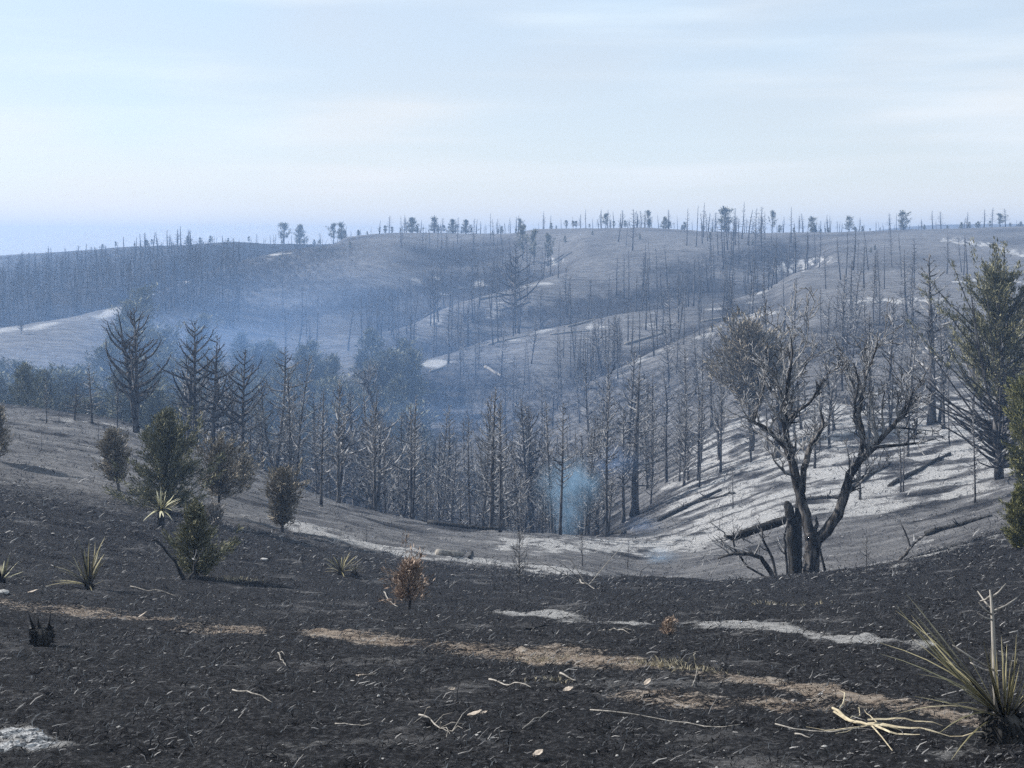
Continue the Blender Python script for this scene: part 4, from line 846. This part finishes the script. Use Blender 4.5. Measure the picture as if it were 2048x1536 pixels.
stick([(768, 1190), (778, 1205), (795, 1218)], .012, 'curved pale stick beside the rusty shrub')
stick([(670, 1448), (745, 1452)], .004, 'thin pale straw stem below the curled leaf')
stick([(1050, 1258), (1110, 1251)], .012, 'dark burnt stick on the black slope below ash line', M_log)
stick([(556, 1310), (572, 1330)], .006, 'short forked pale twig by a sandy patch', twigs=2, seed=5)
stick([(1180, 1262), (1235, 1270)], .008, 'pale twig lying past the dark burnt stick', twigs=3, seed=6)
stick([(1385, 1380), (1395, 1340)], .004, 'short thin straw stem by the dry grass tuft')
stick([(1120, 1356), (1152, 1362)], .007, 'short pale stick on a sandy patch')
stick([(260, 1178), (360, 1188)], .007, 'slender pale stem lying in front of the spiky yucca', seed=8)
stick([(465, 1380), (545, 1402)], .005, 'long thin pale stem lying on dark stubble')
stick([(1590, 1470), (1620, 1476)], .005, 'short grey twig below the fallen yucca leaves')
stick([(1550, 1455), (1700, 1468), (1760, 1466)], .004, 'long thin straw lying by the fallen yucca bundle', M_pale)
stick([(1180, 1430), (1340, 1440), (1480, 1460)], .004, 'long curved grey stem across the black stubble')
stick([(1105, 1430), (1045, 1458)], .004, 'short leaning grey stem on black stubble')

# fallen bundle of pale yucca leaves with its stalk
fb = at(1760, 1470); t = thing('fallen_yucca_stalk', 'fallen straw coloured yucca stalk with splayed leaves on sandy ground', 'yucca stalk', fb)
M_straw = mat('dry_straw', m_bark((0.20, 0.165, 0.11), (0.48, 0.42, 0.30), 12.0, (.3, .65)))
def strip(pts, w, lift):
    P = ground_line(pts, 8, lift); M = MB(); n = len(P)
    for i in range(n - 1):
        def cr(k):
            d = (P[min(k + 1, n - 1)] - P[max(k - 1, 0)]).normalized(); s = d.cross(Vector((0, 0, 1))).normalized(); ww = w * (1 - .75 * (k / (n - 1)) ** 2); p = P[k] - fb
            return p - s * ww, p + s * ww, p + Vector((0, 0, ww * .8))
        a, b = cr(i), cr(i + 1); M.poly([a[0], a[2], b[2], b[0]]); M.poly([a[2], a[1], b[1], b[2]])
    return M.mesh('fallen_leaf', M_straw, False)
for k, (pts, w, lf) in enumerate([([(1668, 1436), (1720, 1452), (1745, 1464), (1785, 1506)], .009, .02), ([(1680, 1434), (1690, 1400), (1678, 1398)], .005, .03), ([(1735, 1460), (1800, 1468), (1880, 1474)], .010, .025), ([(1735, 1462), (1810, 1464), (1885, 1468)], .008, .05),
      ([(1740, 1460), (1780, 1474), (1840, 1478)], .010, .02), ([(1735, 1462), (1690, 1462), (1612, 1456)], .004, .02), ([(1730, 1458), (1700, 1470), (1670, 1472)], .004, .02), ([(1700, 1444), (1720, 1440), (1716, 1425)], .004, .03), ([(1760, 1462), (1740, 1445), (1728, 1436)], .004, .03), ([(1850, 1470), (1950, 1474), (1990, 1472)], .004, .02)]):
    obj('leaf', strip(pts, w, lf), t)
ms = MB(); P = ground_line([(1665, 1432), (1700, 1446), (1735, 1462), (1800, 1470)], 9, .025); ms.tube([p - fb for p in P], [.007, .009, .010, .010, .009, .008, .007, .006, .005, .005, .004][:len(P)], 7); obj('stalk', ms.mesh('fallen_stalk', M_straw), t)

# charred stump with two prongs
sp_ = at(84, 1292); t = thing('charred_stump', 'squat black charred yucca stump with two pointed prongs', 'stump', sp_)
obj('base', skirt(.085, .15, 31), t)
for a in ((-.07, 0, .13, -.115, 0, .27), (-.02, 0, .14, -.045, .02, .24), (.05, 0, .12, .075, 0, .285)):
    m_ = MB(); m_.tube([a[:3], ((a[0] + a[3]) / 2, 0, (a[2] + a[5]) / 2), a[3:]], [.016, .010, .003], 6); obj('prong', m_.mesh('stump_prong', M_log if a[0] < 0 else M_char), t)

# curled dry leaves
M_dry = mat('dry_leaf', m_bark((0.20, 0.165, 0.135), (0.48, 0.42, 0.36), 30.0, (.3, .7)))
def dry_leaf(u, v, L_, w, az, lab, seed):
    q = random.Random(seed); V = []; Fc = []; n, m = 9, 5
    for i in range(n):
        s = i / (n - 1); hw = w * math.sin(math.pi * min(1, max(.02, s))) ** .7
        for j in range(m):
            c = (j / (m - 1) - .5) * 2; V.append((L_ * (s - .5), hw * c, .012 + .35 * w * c * c + .10 * L_ * (s - .5) ** 2 * 2 + q.gauss(0, .0015)))
    for i in range(n - 1):
        for j in range(m - 1): a = i * m + j; Fc.append((a, a + 1, a + m + 1, a + m))
    me = bpy.data.meshes.new('dry_leaf'); me.from_pydata(V, [], Fc); me.materials.append(M_dry); me.polygons.foreach_set('use_smooth', [True] * len(me.polygons)); me.update()
    o = obj('dry_leaf', me, None, at(u, v) + Vector((0, 0, .012))); o.rotation_euler = (q.gauss(0, .25), q.gauss(-.15, .2), az); md = o.modifiers.new('thickness', 'SOLIDIFY'); md.thickness = .0015; tag(o, lab, 'dry leaf')
dry_leaf(735, 1352, .125, .028, .35, 'large curled pinkish dry leaf on black stubble', 1)
dry_leaf(722, 1347, .07, .018, -.2, 'small dry leaf tucked beside the large curled one', 2)
dry_leaf(952, 1428, .09, .026, .1, 'dry leaf with curled tip on black stubble by the twig bundle', 3)
dry_leaf(968, 1420, .05, .010, .5, 'narrow dry leaf tip overlapping the curled one', 4)
dry_leaf(1138, 1386, .07, .026, .2, 'rounded pale dry leaf at the edge of a sandy patch', 5)
dry_leaf(1078, 1515, .06, .022, .5, 'small crumpled pale leaf low on the black stubble', 6)
dry_leaf(1296, 1370, .07, .018, .3, 'bent pale leaf beside the dry grass tuft', 7)
dry_leaf(903, 1385, .05, .012, .2, 'tiny pale leaf near the straight dead stick', 8)
dry_leaf(285, 1232, .16, .03, .2, 'long pale bark flake on the sandy streak', 9)
dry_leaf(68, 1192, .16, .04, 0, 'flat pale bark flake in front of the spiky yucca', 10)

# stones
M_stone = mat('pale_stone', m_bark((0.25, 0.24, 0.23), (0.52, 0.505, 0.485), 20, (.3, .7)))
import bmesh
def stone_mesh(seed):
    q = random.Random(seed); bm = bmesh.new(); bmesh.ops.create_icosphere(bm, subdivisions=2, radius=1)
    for v_ in bm.verts: v_.co *= q.uniform(.82, 1.12); v_.co.z *= .6
    me = bpy.data.meshes.new('stone'); bm.to_mesh(me); bm.free(); me.materials.append(M_stone); return me
SM = [stone_mesh(i) for i in range(4)]
for i in range(30):
    u, v = R.uniform(0, 2048), 1536 - 330 * R.random() ** 1.4; p = at(u, v); o = obj('pebble', R.choice(SM), None, p + Vector((0, 0, .004))); s = R.uniform(.005, .010) * (1 + .03 * p.y); o.scale = (s * R.uniform(.8, 1.6), s, s); o.rotation_euler = (0, 0, R.uniform(0, 6)); tag(o, 'small white pebble scattered on the black near slope', 'pebble', 'white pebbles on the near slope')
for u, v, s, lab in [(515, 1128, .09, 'white stone alone on the dark slope past the bright green cedar'), (3, 1190, .07, 'pale stone in front of the pale straw yucca'), (1590, 1208, .07, 'white stone under the pale grass patch on the black slope'), (1768, 1148, .16, 'white stone on the bank by the leafless sapling'), (528, 1125, .06, 'smaller white stone touching the lone stone')]:
    o = obj('white_stone', SM[R.randrange(4)], None, at(u, v)); o.scale = (s * 1.5, s, s); tag(o, lab, 'stone')
for i, (u, v, sx, sy) in enumerate([(28, 1466, .13, .05), (62, 1472, .09, .04), (20, 1492, .07, .05), (75, 1490, .12, .04)]):
    p = at(u, v); q = random.Random(400 + i); bm = bmesh.new(); bmesh.ops.create_icosphere(bm, subdivisions=3, radius=1)
    for v_ in bm.verts: v_.co *= 1 + .25 * math.sin(v_.co.x * 7 + i) * math.cos(v_.co.y * 6) + q.uniform(-.1, .1)
    me = bpy.data.meshes.new('ash_lump'); bm.to_mesh(me); bm.free(); me.materials.append(mat('white_ash', m_bark((.06, .06, .065), (.50, .50, .50), 7, (.38, .62)))) ; o = obj('ash_lump', me, None, p - Vector((0, 0, .005))); o.scale = (sx, sy, .035); o.rotation_euler = (0, 0, R.uniform(-.3, .3)); tag(o, ['longest white ash lump of the burnt out log', 'ash lump at the end of the burnt out log', 'small round ash lump below the burnt out log', 'low flat ash lump below the burnt out log'][i], 'ash lump')

# dry grass tufts
def tuft(u, v, n, H, spread, lab, seed, material=None):
    q = random.Random(seed); p = at(u, v); B = MB()
    for i in range(n):
        a = q.gauss(0, spread); b = q.gauss(0, spread * .35); gx, gy = p.x + a, p.y + b; z = float(base_h(gx, gy)) + float(relief(np.array(gx), np.array(gy))); b0 = Vector((a, b, z - p.z - .01)); d = Vector((q.gauss(0, .5), q.gauss(0, .5), q.uniform(.3, 1))).normalized(); l = H * q.uniform(.4, 1.1); w = .0018 + .0001 * p.y
        m1 = b0 + d * l * .55; e = m1 + (d + Vector((q.gauss(0, .5), q.gauss(0, .5), -.3))).normalized() * l * .45; s = Vector((w, 0, 0)); B.v += [tuple(b0 - s), tuple(b0 + s), tuple(m1 + s * .8), tuple(m1 - s * .8), tuple(e)]; k = len(B.v) - 5; B.f += [(k, k + 1, k + 2, k + 3), (k + 3, k + 2, k + 4)]
    o = obj('dry_grass_tuft', B.mesh('dry_grass', material or M_straw, False), None, p); tag(o, lab, 'grass tuft', kind='stuff')
tuft(1318, 1328, 170, .10, .11, 'bleached dry grass tuft spared by the fire on the black slope', 1)
tuft(1390, 1343, 130, .08, .13, 'trailing end of the bleached grass beside the dry tuft', 2)
tuft(1580, 1206, 140, .12, .32, 'low pale grass patch among black stubble below the forked tree', 3)
tuft(470, 1160, 120, .12, .3, 'low straw coloured grass patch beside the olive green cedar bush', 4)
tuft(1090, 1316, 90, .07, .12, 'short yellow grass tuft on the sandy streak', 5)
tuft(1100, 1362, 60, .06, .08, 'small yellow grass sprig on black stubble', 6)

# ------------------------------------------------------------------ air: thin blue smoke haze over everything, and smoke wisps
bpy.context.view_layer.update()
def vol_mat(name, color, density, aniso=0.2, build=None):
    m = bpy.data.materials.new(name); m.use_nodes = True; nt = m.node_tree; nt.nodes.clear(); out = nt.nodes.new('ShaderNodeOutputMaterial'); pv = nt.nodes.new('ShaderNodeVolumePrincipled')
    pv.inputs['Color'].default_value = (*color, 1); pv.inputs['Density'].default_value = density; pv.inputs['Anisotropy'].default_value = aniso
    nt.links.new(pv.outputs[0], out.inputs['Volume'])
    if build: build(nt, pv)
    return m
def box_mesh(name, x0, x1, y0, y1, z0, z1, m):
    v = [(x0, y0, z0), (x1, y0, z0), (x1, y1, z0), (x0, y1, z0), (x0, y0, z1), (x1, y0, z1), (x1, y1, z1), (x0, y1, z1)]
    f = [(3, 2, 1, 0), (4, 5, 6, 7), (0, 1, 5, 4), (1, 2, 6, 5), (2, 3, 7, 6), (3, 0, 4, 7)]
    me = bpy.data.meshes.new(name); me.from_pydata(v, [], f); me.materials.append(m); me.update(); return me
ztop = ZMAX_G
for o in C.objects:
    if o.type == 'MESH' and o is not gobj: ztop = max(ztop, max((o.matrix_world @ Vector(c)).z for c in o.bound_box))
ztop += 0.5
haze = obj('haze', box_mesh('haze', -1120, 1120, -1120, 1120, ZMIN - 1.2, ztop, vol_mat('smoke_haze', (0.35, 0.55, 0.92), 0.00105)))
tag(haze, 'thin blue smoke haze hanging over the whole valley', 'haze', kind='stuff')
def wisp(u, v, Y, sx, sy, sz, dens, lab, scale=1.0, color=(0.26, 0.47, 0.88)):
    p = px3(u, v, Y); bm = bmesh.new(); bmesh.ops.create_icosphere(bm, subdivisions=3, radius=1); me = bpy.data.meshes.new('smoke'); bm.to_mesh(me); bm.free()
    def b(nt, pv):
        t = nt.nodes.new('ShaderNodeTexCoord'); ln = nt.nodes.new('ShaderNodeVectorMath'); ln.operation = 'LENGTH'; nt.links.new(t.outputs['Object'], ln.inputs[0])
        fall = math_(nt, 'SUBTRACT', 1.0, ln.outputs['Value'], True); n = noise(nt, 1.6 * scale, 3, .55); n2 = math_(nt, 'MULTIPLY', math_(nt, 'SUBTRACT', n, .38, True), 3.0)
        nt.links.new(math_(nt, 'MULTIPLY', math_(nt, 'MULTIPLY', math_(nt, 'MULTIPLY', fall, fall), n2), dens), pv.inputs['Density'])
    me.materials.append(vol_mat('smoke', color, dens, 0.2, b)); o = obj('smoke', me, None, p); o.scale = (sx, sy, sz); return tag(o, lab, 'smoke', kind='stuff')
wisp(1140, 975, 71, 2.4, 2.0, 2.2, 2.6, 'bright blue smoke puff rising among the pole pines', 1.6, (.42, .70, 1.0))
wisp(1135, 1040, 70, 1.3, 1.2, 1.8, 2.6, 'blue smoke wisp at the foot of the pole pines', 1.6, (.42, .70, 1.0))
wisp(1225, 925, 74, 2.2, 1.8, 1.4, .6, 'faint blue smoke drifting toward the big pine')
wisp(1320, 1112, 52, 1.1, 1.2, .55, 1.0, 'low blue smoke seeping from the ash floor', 1.3, (.45, .70, 1.0))
wisp(1282, 1050, 69, 1.6, 1.5, .7, .6, 'thin smoke at the foot of the big pine')
wisp(500, 655, 190, 66, 85, 16, .017, 'broad bank of blue smoke lying in the draw', 1.2)
wisp(250, 720, 118, 44, 26, 10, .024, 'smoke veil hanging in front of the hazy cedars', 1.0)
wisp(860, 800, 130, 40, 36, 11, .020, 'blue smoke drifting over the charred stand', 1.2)
